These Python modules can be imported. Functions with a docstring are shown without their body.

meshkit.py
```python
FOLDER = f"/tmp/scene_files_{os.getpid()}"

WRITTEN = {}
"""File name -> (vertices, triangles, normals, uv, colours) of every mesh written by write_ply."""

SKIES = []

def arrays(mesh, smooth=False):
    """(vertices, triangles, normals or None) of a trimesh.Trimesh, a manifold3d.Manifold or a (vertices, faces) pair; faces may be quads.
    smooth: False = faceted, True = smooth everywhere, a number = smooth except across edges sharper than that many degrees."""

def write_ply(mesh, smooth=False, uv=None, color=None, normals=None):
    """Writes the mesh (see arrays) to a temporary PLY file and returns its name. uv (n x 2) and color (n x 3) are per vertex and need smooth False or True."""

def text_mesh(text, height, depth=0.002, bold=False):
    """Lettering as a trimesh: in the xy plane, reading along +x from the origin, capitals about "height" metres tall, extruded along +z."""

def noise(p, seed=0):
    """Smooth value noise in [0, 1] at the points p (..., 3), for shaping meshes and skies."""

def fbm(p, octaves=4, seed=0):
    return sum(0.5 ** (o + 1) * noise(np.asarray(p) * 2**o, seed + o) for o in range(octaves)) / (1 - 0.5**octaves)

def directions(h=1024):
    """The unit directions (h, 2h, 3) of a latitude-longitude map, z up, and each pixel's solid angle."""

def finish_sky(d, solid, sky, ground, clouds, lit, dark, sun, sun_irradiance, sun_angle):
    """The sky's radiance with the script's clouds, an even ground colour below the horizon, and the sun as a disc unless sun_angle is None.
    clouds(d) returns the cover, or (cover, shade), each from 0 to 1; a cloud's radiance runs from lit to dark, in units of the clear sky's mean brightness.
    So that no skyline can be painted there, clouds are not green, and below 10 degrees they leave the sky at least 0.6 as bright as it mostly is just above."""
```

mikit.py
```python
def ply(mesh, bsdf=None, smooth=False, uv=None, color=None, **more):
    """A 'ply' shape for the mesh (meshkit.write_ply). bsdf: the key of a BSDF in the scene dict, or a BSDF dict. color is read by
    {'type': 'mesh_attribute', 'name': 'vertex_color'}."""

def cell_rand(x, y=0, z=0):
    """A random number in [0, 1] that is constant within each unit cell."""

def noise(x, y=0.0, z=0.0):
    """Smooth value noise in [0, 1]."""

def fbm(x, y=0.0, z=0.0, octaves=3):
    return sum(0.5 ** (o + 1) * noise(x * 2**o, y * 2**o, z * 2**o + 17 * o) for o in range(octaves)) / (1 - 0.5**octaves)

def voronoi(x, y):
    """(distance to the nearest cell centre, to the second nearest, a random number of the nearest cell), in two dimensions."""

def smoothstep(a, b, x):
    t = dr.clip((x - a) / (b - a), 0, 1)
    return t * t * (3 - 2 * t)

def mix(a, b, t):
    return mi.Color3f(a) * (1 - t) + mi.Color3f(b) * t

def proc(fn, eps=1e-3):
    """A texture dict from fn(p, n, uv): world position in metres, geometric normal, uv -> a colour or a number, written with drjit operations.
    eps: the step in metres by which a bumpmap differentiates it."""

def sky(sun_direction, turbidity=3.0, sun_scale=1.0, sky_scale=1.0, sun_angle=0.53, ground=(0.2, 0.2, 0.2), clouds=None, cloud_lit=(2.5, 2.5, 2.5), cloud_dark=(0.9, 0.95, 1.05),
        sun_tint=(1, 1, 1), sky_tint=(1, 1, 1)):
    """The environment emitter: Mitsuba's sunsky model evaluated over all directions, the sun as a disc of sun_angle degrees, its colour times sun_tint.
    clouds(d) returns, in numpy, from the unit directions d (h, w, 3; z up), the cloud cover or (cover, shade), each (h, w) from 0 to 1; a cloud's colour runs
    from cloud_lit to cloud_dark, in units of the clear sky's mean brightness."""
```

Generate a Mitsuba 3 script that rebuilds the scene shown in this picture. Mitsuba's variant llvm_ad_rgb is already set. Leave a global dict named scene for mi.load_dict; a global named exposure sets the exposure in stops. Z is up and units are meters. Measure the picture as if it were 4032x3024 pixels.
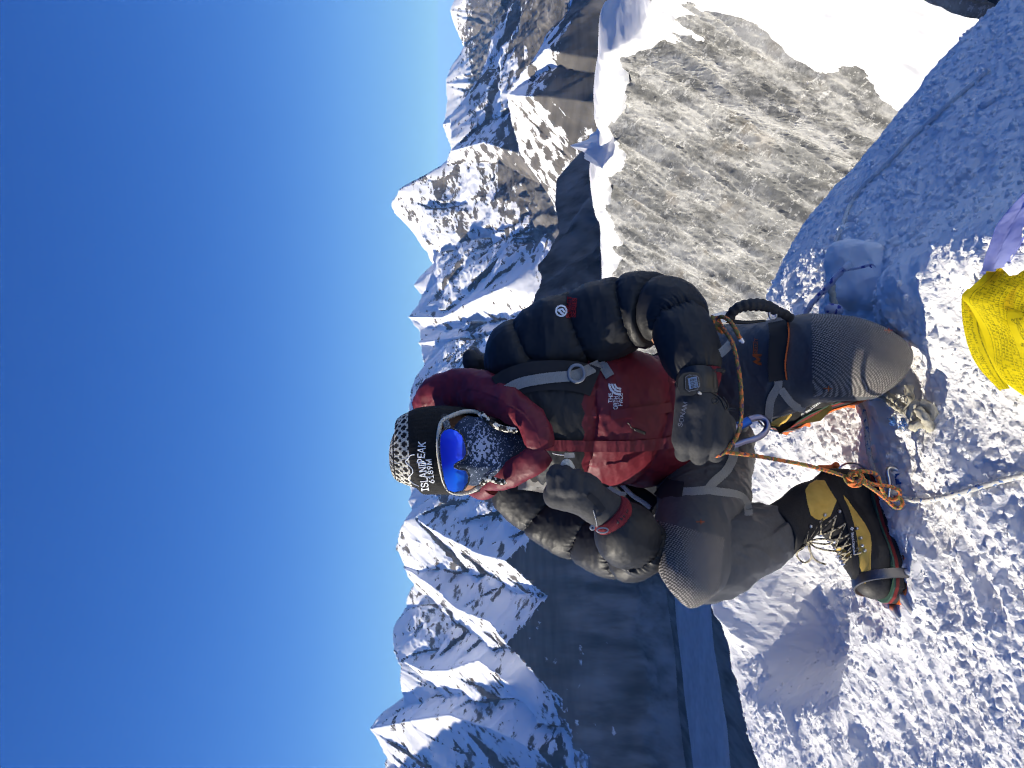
import math
import random
import numpy as np
import trimesh
import drjit as dr
import mitsuba as mi
import mikit
import meshkit
from scipy.spatial import cKDTree
from scipy.interpolate import CubicSpline, RectBivariateSpline, PchipInterpolator

rng = np.random.default_rng(7)
random.seed(7)
T = mi.ScalarTransform4f
scene, labels = {}, {}

def noise2(p, freq, octaves=4, seed=0):
    return meshkit.fbm(np.asarray(p) * freq, octaves, seed)


# ------------------------------------------------------------------ camera, sun and sky
EYE = np.array([0.0, 0.0, 1.0])
FOC = 3028.0                                   # focal length in pixels of the 4032 x 3024 photograph
PITCH = math.atan((2016 - 1725) / FOC)
FWD = np.array([0, math.cos(PITCH), -math.sin(PITCH)])
UPV = np.array([0, math.sin(PITCH), math.cos(PITCH)])
RGT = np.array([1.0, 0, 0])
# the photograph lies on its side: the top of the place is at the left of the picture
scene['camera'] = {'type': 'perspective', 'fov': math.degrees(2 * math.atan(2016 / FOC)), 'fov_axis': 'x', 'near_clip': 0.05, 'far_clip': 90000.0,
                   'to_world': T().look_at(origin=EYE.tolist(), target=(EYE + FWD).tolist(), up=RGT.tolist())}
SUN_EL, SUN_BACK = math.radians(28), math.radians(3)
SUN = np.array([-math.cos(SUN_EL) * math.cos(SUN_BACK), math.cos(SUN_EL) * math.sin(SUN_BACK), math.sin(SUN_EL)])


def veil(d):
    """Thin bright haze low over the horizon, all the way round."""
    return 0.90 * np.exp(-np.maximum(d[..., 2], 0) / 0.085) * (0.93 + 0.14 * noise2(d * [3, 3, 12], 1.0, 3, 400))


scene['sky'] = mikit.sky(SUN.tolist(), turbidity=2.2, sun_scale=1.25, sky_scale=0.5, ground=(0.29, 0.58, 0.95), sky_tint=(0.30, 0.70, 1.55), sun_tint=(1.0, 1.19, 1.56), clouds=veil, cloud_lit=(1.8, 3.7, 5.6), cloud_dark=(1.8, 3.7, 5.6))
labels['sky'] = {'kind': 'structure'}
exposure = 1.9
# thin blue air over the valleys, in one box round the whole place
scene['air'] = {'type': 'homogeneous', 'albedo': {'type': 'rgb', 'value': [0.95, 0.96, 0.97]}, 'sigma_t': {'type': 'rgb', 'value': [3.2e-6, 7.0e-6, 1.4e-5]}}
scene['haze'] = {'type': 'cube', 'to_world': T().translate([0, 0, 340]).scale([19000, 19000, 1760]), 'bsdf': {'type': 'null'}, 'interior': {'type': 'ref', 'id': 'air'}}
scene['camera']['medium'] = {'type': 'ref', 'id': 'air'}
labels['haze'] = {'kind': 'stuff', 'label': 'thin blue haze lying over the deep valley', 'category': 'haze'}


def at(x, y, d):
    """The point seen at pixel (x, y) of the photograph, d metres in front of the lens."""
    x, y, d = np.broadcast_arrays(np.asarray(x, float), np.asarray(y, float), np.asarray(d, float))
    return EYE + d[..., None] * (FWD + ((1512 - y) / FOC)[..., None] * RGT + ((2016 - x) / FOC)[..., None] * UPV)


def pts(*rows):
    a = np.array(rows, float)
    return at(a[:, 0], a[:, 1], a[:, 2])


def unit(v):
    v = np.asarray(v, float)
    return v / np.maximum(np.linalg.norm(v, axis=-1, keepdims=True), 1e-12)


def grid_faces(nu, nv, wrap=False):
    i, j = np.meshgrid(np.arange(nu - 1), np.arange(nv if wrap else nv - 1), indexing='ij')
    a, b = i * nv + j, i * nv + (j + 1) % nv
    c, d = a + nv, b + nv
    return np.vstack([np.stack([a, c, d], -1).reshape(-1, 3), np.stack([a, d, b], -1).reshape(-1, 3)])


def sheet(P, wrap=False, flip=False):
    f = grid_faces(P.shape[0], P.shape[1], wrap)
    return trimesh.Trimesh(P.reshape(-1, 3), f[:, ::-1] if flip else f, process=False)


def ridged(p, octaves=5, seed=0):
    out, amp, tot = 0, 0.5, 0
    for o in range(octaves):
        out = out + amp * (1 - np.abs(2 * meshkit.noise(p * 2.03 ** o, seed + 31 * o) - 1))
        tot, amp = tot + amp, amp * 0.5
    return out / tot


def sstep(a, b, x):
    t = np.clip((x - a) / (b - a), 0, 1)
    return t * t * (3 - 2 * t)


def add(key, mesh, mat, smooth=False, label=None, cat=None, group=None, kind=None, **more):
    """One entry of the scene; a key that is taken gets the next three-digit number."""
    k, i = key, 0
    while k in scene:
        i += 1
        k = f'{key}_{i:03d}'
    scene[k] = mikit.ply(mesh, mat, smooth=smooth, **more)
    info = {a: b for a, b in (('label', label), ('category', cat), ('group', group), ('kind', kind)) if b}
    if info:
        labels[k] = info
    return k


def tag(key, label, cat, group=None):
    labels[key] = {'label': label, 'category': cat, **({'group': group} if group else {})}
    return key


def principled(key, color, rough=0.7, spec=0.5, bump=None, scale=1.0, two=True, **more):
    if callable(color):
        color = mikit.proc(color)
    elif not isinstance(color, dict):
        color = {'type': 'rgb', 'value': list(color)}
    b = {'type': 'principled', 'base_color': color, 'roughness': rough, 'specular': spec, **more}
    if bump is not None:
        b = {'type': 'bumpmap', 'arbitrary': bump, 'scale': scale, 'bsdf': b}
    scene[key] = {'type': 'twosided', 'bsdf': b} if two else b
    return key


# ------------------------------------------------------------------ materials of the setting
N, F = mikit.noise, mikit.fbm


def range_color(p, n, uv):
    """Snow lying on the gentler ground of the heights, broken by bare rock; scree and brown turf low down."""
    x, y, z = p.x, p.y, p.z
    big = F(x / 420, y / 420, z / 260, octaves=4)
    fine = F(x / 60, y / 60, z / 45, octaves=5)
    strata = F(x / 700, y / 700, z / 38, octaves=4)
    height = mikit.smoothstep(-1040, -420, z - 230 * mikit.smoothstep(500, 1500, x) + 420 * (big - 0.5) + 200 * (fine - 0.5))
    hold = 1.15 * dr.abs(n.z) + 0.92 * (fine - 0.5) + 0.5 * (big - 0.5) + 0.30 * (strata - 0.5)
    snow = mikit.smoothstep(0.66, 0.75, hold + 0.16 * height - 0.08) * mikit.smoothstep(0.42, 0.52, height + 0.5 * (fine - 0.5) + 0.4 * (strata - 0.5))
    rock = mikit.mix((0.045, 0.043, 0.041), (0.19, 0.175, 0.158), F(x / 150, y / 150, z / 25, octaves=5))
    low = mikit.mix((0.050, 0.049, 0.048), (0.34, 0.325, 0.305), mikit.smoothstep(0.34, 0.74, 0.6 * F(x / 70, y / 110, z / 420, octaves=6) + 0.4 * F(x / 420, y / 420, z / 300, octaves=4)))
    rock = mikit.mix(low, rock, mikit.smoothstep(-900, -450, z + 500 * (big - 0.5)))
    return mikit.mix(rock, (0.82, 0.84, 0.87), snow)


def bare_color(p, n, uv):
    x, y, z = p.x, p.y, p.z
    a = F(x / 30, y / 110, z / 60, octaves=5)
    b = F(x / 300, y / 300, z / 200, octaves=3)
    c = mikit.mix((0.035, 0.033, 0.032), (0.17, 0.16, 0.15), mikit.smoothstep(0.3, 0.75, a * 0.7 + b * 0.35))
    return c


def floor_color(p, n, uv):
    x, y = p.x, p.y
    a = F(x / 260, y / 60, octaves=5)
    b = F(x / 25, y / 25, octaves=3)
    return mikit.mix((0.30, 0.30, 0.30), (0.52, 0.52, 0.525), 0.6 * a + 0.5 * b - 0.05)


def rock_face_color(p, n, uv):
    """Pale weathered rock with diagonal strata, rusty and dark bands."""
    x, y, z = p.x, p.y, p.z
    t = z + 0.35 * x - 0.3 * y
    band = F(x * 0.55 + y * 0.10, y * 0.55 - x * 0.25, (z + 1.2 * x) * 0.06, octaves=5)
    spot = F(x * 2.2, y * 2.2, z * 2.2, octaves=4)
    grit = F(x * 6.0, y * 6.0, z * 6.0, octaves=2)
    patch = F(x * 0.12, y * 0.12, z * 0.15 + 9, octaves=4)
    k = band * 0.62 + spot * 0.23 + grit * 0.15
    c = mikit.mix((0.135, 0.135, 0.128), (0.40, 0.395, 0.37), mikit.smoothstep(0.34, 0.64, k))
    c = mikit.mix(c, (0.17, 0.172, 0.165), mikit.smoothstep(0.52, 0.66, patch) * 0.55)
    c = mikit.mix(c, (0.27, 0.21, 0.14), mikit.smoothstep(0.62, 0.75, F(x * 0.2 + 40, y * 0.2, z * 0.3, octaves=4)) * 0.22)
    return mikit.mix(c, (0.62, 0.61, 0.57), mikit.smoothstep(0.60, 0.66, F(x * 1.5, t * 2.6, z * 1.5 + 3, octaves=4) * 0.7 + grit * 0.3) * 0.5)


principled('range_mat', range_color, 0.9, 0.1)
principled('bare_mat', bare_color, 0.9, 0.1)
principled('floor_mat', floor_color, 0.8, 0.2)
principled('rock_face_mat', rock_face_color, 0.85, 0.2)
principled('snow_mat', lambda p, n, uv: mikit.mix((0.78, 0.78, 0.775), (0.84, 0.84, 0.83), F(p.x * 9, p.y * 9, p.z * 9)), 0.75, 0.15, bump=mikit.proc(lambda p, n, uv: F(p.x * 330, p.y * 330, p.z * 330, octaves=3), eps=6e-4), scale=0.0040)
principled('far_snow_mat', lambda p, n, uv: mikit.mix((0.62, 0.62, 0.62), (0.72, 0.72, 0.715), F(p.x * .7, p.y * .7, p.z * .7)), 0.6, 0.2)


# ------------------------------------------------------------------ mountains: ridge lines with faces falling from them
def tents(X, Y, ridges, base, drop=1500.0, reach=1900.0, warp=260.0, wscale=900.0, seed=0, rough=150.0, flute=70.0, calm=(20, 500), flute_len=130.0):
    """Heights of the ground at X, Y: the highest of the faces that fall away from each ridge polyline, roughened between the ridges."""
    p = np.stack([X, Y, 0 * X], -1)
    wx = warp * (noise2(p, 1 / wscale, 4, seed) - 0.5)
    wy = warp * (noise2(p, 1 / wscale, 4, seed + 50) - 0.5)
    best, dist, along = np.full(X.shape, -1e9), np.full(X.shape, 1e9), np.zeros(X.shape)
    run = 0.0
    for ridge in ridges:
        k = 1.0
        if isinstance(ridge, tuple):
            ridge, k = ridge
        for a, b in zip(ridge[:-1], ridge[1:]):
            e = b - a
            L2 = e[0] ** 2 + e[1] ** 2
            t = np.clip(((X - a[0]) * e[0] + (Y - a[1]) * e[1]) / L2, 0, 1)
            d0 = np.hypot(X - a[0] - t * e[0], Y - a[1] - t * e[1])
            soft = sstep(0, 500 * warp / 260, d0)
            tw = np.clip(((X + wx * soft - a[0]) * e[0] + (Y + wy * soft - a[1]) * e[1]) / L2, 0, 1)
            d = np.hypot(X + wx * soft - a[0] - tw * e[0], Y + wy * soft - a[1] - tw * e[1])
            h = a[2] + t * e[2] - k * drop * (1 - np.exp(-d / reach))
            on = h > best
            best, dist = np.where(on, h, best), np.where(on, d, dist)
            along = np.where(on, run + tw * math.sqrt(L2), along)
            run += math.sqrt(L2)
    free = sstep(calm[0], calm[1], dist)
    q = np.stack([X, Y, best * 0.7], -1)
    best = best + rough * (0.12 + free) * (ridged(q / 620.0 * 150 / max(rough, 1), 6, seed + 3) - 0.62)
    best = best + flute * (0.15 + free) * (ridged(np.stack([along / flute_len, dist / (flute_len * 7), 0 * along], -1), 3, seed + 9) - 0.6)
    best = best + 0.48 * rough * (0.15 + free) * (ridged(q / 150.0, 5, seed + 13) - 0.62) + 0.55 * flute * (0.2 + free) * (ridged(np.stack([along / (flute_len * 0.42), dist / (flute_len * 4), 0 * along], -1), 3, seed + 17) - 0.6)
    m = 60.0 * rough / 150
    hi = np.maximum(best, base)
    return hi + m * np.log(np.exp((best - hi) / m) + np.exp((base - hi) / m))


def polar(theta, r):
    th, rr = np.meshgrid(np.radians(theta), r, indexing='ij')
    return rr * np.sin(th), rr * np.cos(th)


K = 720.0
skyline = [(1420, 3500, 8.6 * K), (1480, 3300, 8.2 * K), (1530, 3120, 8.2 * K), (1518, 3017, 8.2 * K), (1522, 2980, 8.2 * K), (1496, 2929, 8.1 * K), (1459, 2870, 8.0 * K), (1481, 2833, 8.2 * K), (1540, 2789, 8.5 * K),
           (1595, 2752, 8.8 * K), (1581, 2722, 9 * K), (1573, 2663, 9.2 * K), (1577, 2626, 9.3 * K), (1551, 2560, 9.4 * K), (1547, 2508, 9.4 * K), (1551, 2468, 9.4 * K),
           (1573, 2434, 9.4 * K), (1599, 2390, 9.4 * K), (1603, 2346, 9.3 * K), (1629, 2302, 9.2 * K), (1595, 2250, 9.1 * K), (1588, 2220, 9.1 * K), (1559, 2161, 9.0 * K),
           (1577, 2095, 8.9 * K), (1595, 2051, 8.9 * K), (1629, 2007, 8.9 * K), (1610, 1970, 9.0 * K), (1621, 1944, 9.0 * K), (1600, 1850, 9.2 * K), (1630, 1750, 9.2 * K),
           (1610, 1640, 9.3 * K), (1624, 1516, 9.4 * K), (1634, 1486, 9.4 * K), (1669, 1441, 9.4 * K), (1664, 1396, 9.4 * K), (1649, 1297, 9.5 * K), (1606, 1247, 9.5 * K),
           (1644, 1207, 9.5 * K), (1664, 1162, 9.5 * K), (1654, 1148, 9.5 * K), (1631, 1123, 9.5 * K), (1649, 1098, 9.5 * K), (1678, 1083, 9.4 * K), (1718, 1063, 9.3 * K),
           (1718, 1018, 9.2 * K), (1703, 998, 9.2 * K), (1674, 959, 9.1 * K), (1659, 929, 9.1 * K), (1639, 904, 9.0 * K), (1549, 834, 9.0 * K), (1539, 809, 9.0 * K),
           (1544, 790, 9.0 * K), (1569, 751, 9.0 * K), (1639, 716, 8.9 * K), (1678, 691, 8.7 * K), (1728, 676, 8.5 * K), (1758, 651, 8.3 * K), (1768, 597, 8.0 * K),
           (1780, 547, 7.6 * K), (1770, 467, 7.2 * K), (1790, 438, 7.0 * K), (1872, 373, 6.5 * K), (1947, 313, 6.1 * K), (2027, 214, 5.6 * K), (2101, 99, 5.2 * K),
           (2161, 0, 4.9 * K), (2260, -200, 4.4 * K), (2300, -500, 4.0 * K)]


def sky_depth(y):
    """How far off the skyline stands, by its place across the view: the ridges run slantwise, so that their near faces turn from the sun."""
    return np.interp(y, [-500, 0, 438, 560, 660, 760, 860, 1000, 1250, 1500, 1800, 2050, 2250, 2420, 2640, 2870, 3100, 3500], [7400, 7000, 6500, 6350, 6500, 7000, 7250, 7150, 6800, 6400, 5950, 5700, 6150, 6500, 6150, 6500, 6800, 7000])


def spur(*rows):
    a = np.array(rows, float)
    a[:, 2] *= sky_depth(a[0, 1]) / a[0, 2]
    return at(a[:, 0], a[:, 1], a[:, 2])


skyline = [(x, y, float(sky_depth(y))) for x, y, _ in skyline]
spurs = [spur((1620, 2030, 8.8 * K), (1725, 2100, 8.1 * K), (1880, 2180, 7.3 * K), (2060, 2225, 6.5 * K), (2230, 2215, 5.8 * K)),
         spur((1588, 2235, 9.1 * K), (1690, 2300, 8.3 * K), (1800, 2400, 7.5 * K), (1931, 2449, 6.9 * K), (2010, 2560, 6.2 * K), (2110, 2720, 5.5 * K)),
         spur((1577, 2600, 9.3 * K), (1660, 2640, 8.7 * K), (1760, 2640, 8.0 * K), (1880, 2600, 7.4 * K), (1990, 2680, 6.8 * K)),
         spur((1459, 2870, 8.0 * K), (1600, 2840, 7.3 * K), (1760, 2815, 6.6 * K), (1930, 2870, 5.9 * K), (2130, 2960, 5.3 * K)),
         spur((1541, 800, 9.0 * K), (1680, 775, 8.7 * K), (1850, 755, 8.2 * K), (1985, 745, 7.6 * K), (2060, 780, 7.0 * K)),
         spur((1700, 990, 9.2 * K), (1830, 1000, 8.6 * K), (1960, 985, 8.0 * K), (2090, 900, 7.0 * K)),
         spur((1606, 1247, 9.5 * K), (1740, 1250, 8.9 * K), (1850, 1190, 8.2 * K), (1990, 1130, 7.4 * K)),
         spur((1649, 1350, 9.5 * K), (1800, 1330, 8.8 * K), (1960, 1300, 8.0 * K), (2100, 1330, 7.0 * K)),
         spur((1768, 597, 8.0 * K), (1900, 560, 7.3 * K), (2030, 600, 6.5 * K)),
         spur((1640, 1640, 9.3 * K), (1800, 1640, 8.6 * K), (2000, 1700, 7.6 * K)),
         spur((1610, 1870, 9.2 * K), (1800, 1900, 8.4 * K), (2000, 1960, 7.4 * K), (2200, 2000, 6.4 * K)),
         pts((2070, 640, 5.9 * K), (2046, 592, 5.6 * K), (2037, 537, 5.4 * K), (1997, 410, 5.1 * K), (1992, 373, 5.0 * K), (2051, 293, 4.8 * K), (2150, 190, 4.5 * K)),
         pts((1992, 373, 5.0 * K), (2110, 380, 4.5 * K), (2230, 460, 4.0 * K), (2330, 560, 3.6 * K)),
         pts((2150, 190, 4.5 * K), (2250, 300, 4.0 * K), (2330, 380, 3.7 * K))]

theta = np.linspace(-33, 32, 700)
rad = 3250 * (8300 / 3250) ** np.linspace(0, 1, 520)
X, Y = polar(theta, rad)
R = np.hypot(X, Y)
base = -1190 + 320 * sstep(3900, 6200, R + 0.3 * X) + 110 * (noise2(np.stack([X, Y, 0 * X], -1), 1 / 900, 5, 4) - 0.5) * sstep(3800, 4500, R)
Z = tents(X, Y, [pts(*skyline)] + spurs, base, drop=1750, reach=1750, rough=190, flute=120)
crest = pts(*skyline)
crest_r = np.interp(np.arctan2(X, Y), np.arctan2(crest[:, 0], crest[:, 1]), np.hypot(crest[:, 0], crest[:, 1]))
Z = Z - 0.75 * np.maximum(R - crest_r - 60, 0)
Z = Z - 300 * sstep(3500, 3250, R)
trough = -1235 + 0.50 * np.maximum(R + 70 * (noise2(np.stack([X, Y, 0 * X], -1), 1 / 330, 4, 6) - 0.5) - 3960, 0) + 60 * (ridged(np.stack([X, Y, 0 * X], -1) / 260, 4, 7) - 0.6) * sstep(3960, 4300, R) + 2.4 * np.maximum(R - 4250, 0) + (300 * (ridged(np.stack([X, Y, 0 * X], -1) / 800, 5, 77) - 0.62) + 90 * (ridged(np.stack([X, Y, 0 * X], -1) / 240, 4, 78) - 0.62)) * sstep(4000, 4400, R)
Z = np.where(X < 900, np.minimum(Z, trough + 900 * sstep(300, 900, X)), Z)
add('mountain_range', sheet(np.stack([X, Y, Z], -1), flip=True), 'range_mat', smooth=True, kind='structure')

# far white peaks behind the right-hand ridge
D = 14000.0
far = pts((1790, 620, D), (1745, 500, D), (1760, 398, D), (1756, 313, D), (1773, 264, D), (1823, 199, D), (1838, 169, D), (1813, 129, D), (1778, 70, D),
          (1758, 40, D), (1773, 15, D), (1750, -120, D), (1800, -300, D), (1760, -500, D))
far_spurs = [pts((1756, 330, D), (1850, 330, D - 700), (1960, 360, D - 1500)), pts((1758, 40, D), (1880, 60, D - 800), (2000, 110, D - 1600)), pts((1838, 185, D), (1900, 210, D - 600), (1980, 250, D - 1300)),
             pts((1740, 490, D), (1850, 470, D - 900))]
X, Y = polar(np.linspace(5, 36, 340), np.linspace(7500, 15500, 260))
Z = tents(X, Y, [far] + far_spurs, np.full(X.shape, -1400.0), drop=1500, reach=2000, seed=11, rough=190, flute=110, flute_len=170, calm=(30, 900))
add('far_peaks', sheet(np.stack([X, Y, Z], -1), flip=True), 'range_mat', smooth=True, kind='structure')

# the high massif to the left, outside the frame, whose shadow fills the valley
massif = np.array([[-8300, 12500, 1500], [-7000, 10600, 1600], [-5700, 8600, 1450], [-5000, 7300, 1350], [-4700, 5600, 1150], [-4400, 4400, 1000], [-4300, 3000, 900], [-4400, 1500, 700.0]])
X, Y = np.meshgrid(np.linspace(-10500, -2000, 170), np.linspace(0, 14000, 240), indexing='ij')
Z = tents(X, Y, [massif], np.full(X.shape, -1300.0), drop=2900, reach=2300, seed=21, rough=240, flute=120, flute_len=220)
add('left_massif', sheet(np.stack([X, Y, Z - 3000 * sstep(math.radians(-33), math.radians(-30), np.arctan2(X, Y))], -1)), 'range_mat', smooth=True, kind='structure')

# the peaks that stand round the rest of the horizon
a_, r_ = np.meshgrid(np.radians(np.linspace(36, 323, 420)), np.linspace(6500, 14500, 110), indexing='ij')
X, Y = r_ * np.sin(a_), r_ * np.cos(a_)
q = np.stack([X, Y, 0 * X], -1)
Z = -1400 + 2300 * np.exp(-((r_ - 11000) / 2300) ** 2) * (0.35 + 0.9 * ridged(q / 3800, 5, 301)) + 380 * (ridged(q / 900, 5, 302) - 0.6)
add('distant_range', sheet(np.stack([X, Y, Z], -1), flip=True), 'range_mat', smooth=True, kind='structure')

# valley floor with its pale frozen lake, and the dark spur below the rock face
X, Y = polar(np.linspace(-60, 60, 220), 700 * (5200 / 700) ** np.linspace(0, 1, 200))
R = np.hypot(X, Y)
Z = -1185 + 26 * (noise2(np.stack([X, Y, 0 * X], -1), 1 / 420, 5, 8) - 0.5) * (1 - 0.9 * sstep(3300, 3420, R + 0.06 * X) * (1 - sstep(3900, 4050, R)))
add('valley_floor', sheet(np.stack([X, Y, Z], -1), flip=True), 'bare_mat', smooth=True, kind='structure')
X, Y = polar(np.linspace(-34, -6, 180), np.linspace(3350, 3960, 60))
shore = 40 * (noise2(np.stack([X, Y, 0 * X], -1), 1 / 300, 3, 5) - 0.5)
Z = np.full(X.shape, -1178.0) - 20 * sstep(3420 + 0, 3350, np.hypot(X, Y) + shore) - 20 * sstep(3900, 3960, np.hypot(X, Y) + shore)
add('frozen_lake', sheet(np.stack([X, Y, Z], -1), flip=True), 'floor_mat', smooth=True, kind='structure')

dark = pts((2440, 560, 2500), (2300, 625, 2350), (2195, 700, 2250), (2185, 800, 2100), (2200, 919, 1950), (2150, 1010, 1850), (2111, 1048, 1800), (2130, 1100, 1740), (2091, 1202, 1650), (2080, 1330, 1560),
           (2150, 1500, 1450), (2330, 1650, 1350), (2600, 1850, 1250))
X, Y = polar(np.linspace(-22, 27, 290), np.linspace(700, 3300, 170))
Z = tents(X, Y, [(dark, 1.0)], np.full(X.shape, -1250.0), drop=1800, reach=2000, warp=70, wscale=300, seed=31, rough=36, flute=22, flute_len=40, calm=(8, 150))
add('dark_spur', sheet(np.stack([X, Y, Z], -1), flip=True), 'bare_mat', smooth=True, kind='structure')

# ------------------------------------------------------------------ the sunlit rock face to the right, with its snow
RN = unit([-0.75, -0.36, 0.55])
RC = at(2366, 617, 104.0)
RA = unit(np.cross([0, 0, 1.0], RN))       # along the crest, towards the right of the picture
RB = np.cross(RA, RN)
RB = RB * (-1 if RB[2] > 0 else 1)                 # down the face


def on_face(x, y):
    """Plane coordinates (along, down) of the face where the line of sight through a pixel meets it."""
    ray = at(x, y, 1.0) - EYE
    p = EYE + ray * (((RC - EYE) @ RN) / (ray @ RN))[..., None]
    return np.stack([(p - RC) @ RA, (p - RC) @ RB], -1)


def face_pts(*rows):
    a = np.array(rows, float)
    return on_face(a[:, 0], a[:, 1])


crest_st = face_pts((2400, 1500), (2385, 1250), (2382, 1093), (2382, 939), (2352, 800), (2340, 735), (2372, 617), (2378, 538), (2357, 431), (2378, 300), (2380, 207), (2450, 170), (2540, 91), (2573, 0), (2640, -250), (2700, -500))
keep = [0]
for i in range(1, len(crest_st)):
    if crest_st[i, 0] > crest_st[keep[-1], 0] + 0.5:
        keep.append(i)
crest_st = crest_st[keep]
crest_t = PchipInterpolator(crest_st[:, 0], crest_st[:, 1])
edge_st = face_pts((2560, 60), (2650, 95), (2760, 40), (2900, 60), (2990, 110), (3050, 170), (3120, 260), (3220, 300), (3300, 300), (3380, 370), (3440, 420), (3500, 480), (3480, 560), (3560, 600), (3640, 640), (3800, 760))
from shapely.geometry import LineString, Polygon
import shapely
edge_line = LineString(edge_st)
edge_poly = Polygon(np.vstack([edge_st, [[edge_st[-1][0] + 300, edge_st[-1][1] + 100], [edge_st[0][0] + 400, edge_st[0][1] - 100]]]))


def edge_distance(S, Tt):
    q = shapely.points(S.ravel(), Tt.ravel())
    d = shapely.distance(edge_line, q)
    return np.where(shapely.contains(edge_poly.buffer(0), q), d, -d).reshape(S.shape)


def rock_height(S, W):
    p = np.stack([S, W, 0 * S], -1)
    run = np.stack([S * 0.42 + 0.08 * W, W * 0.055, 0 * S], -1)
    h = 3.2 * (ridged(run * 0.55, 5, 71) - 0.62) + 1.1 * (noise2(p, 0.11, 5, 72) - 0.5)
    blocks = noise2(p, 0.55, 5, 73)
    return h + 0.6 * (np.round(blocks * 9) / 9 * 0.6 + blocks * 0.4 - 0.5) + 0.40 * (ridged(p * 1.2, 4, 74) - 0.6) + 0.25 * (noise2(p, 2.2, 3, 75) - 0.5)


def face_sheet(S, W, H):
    return RC + S[..., None] * RA + W[..., None] * RB + H[..., None] * RN


s_ = np.linspace(crest_st[0, 0], crest_st[-1, 0], 500)
w_ = np.linspace(0, 1, 310) ** 1.1 * 100
S, W = np.meshgrid(s_, w_, indexing='ij')
W = W + crest_t(S)
H = rock_height(S, W) * sstep(0, 3.0, W - crest_t(S))
P = face_sheet(S, W, H)
back = P[:, :1] + np.array([0.45, 0.35, -1.0]) * np.linspace(60, 0, 12)[None, :, None] ** 1.0
add('rock_face', sheet(np.concatenate([back[:, :-1], P], 1)), 'rock_face_mat', smooth=25, kind='structure')

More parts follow.
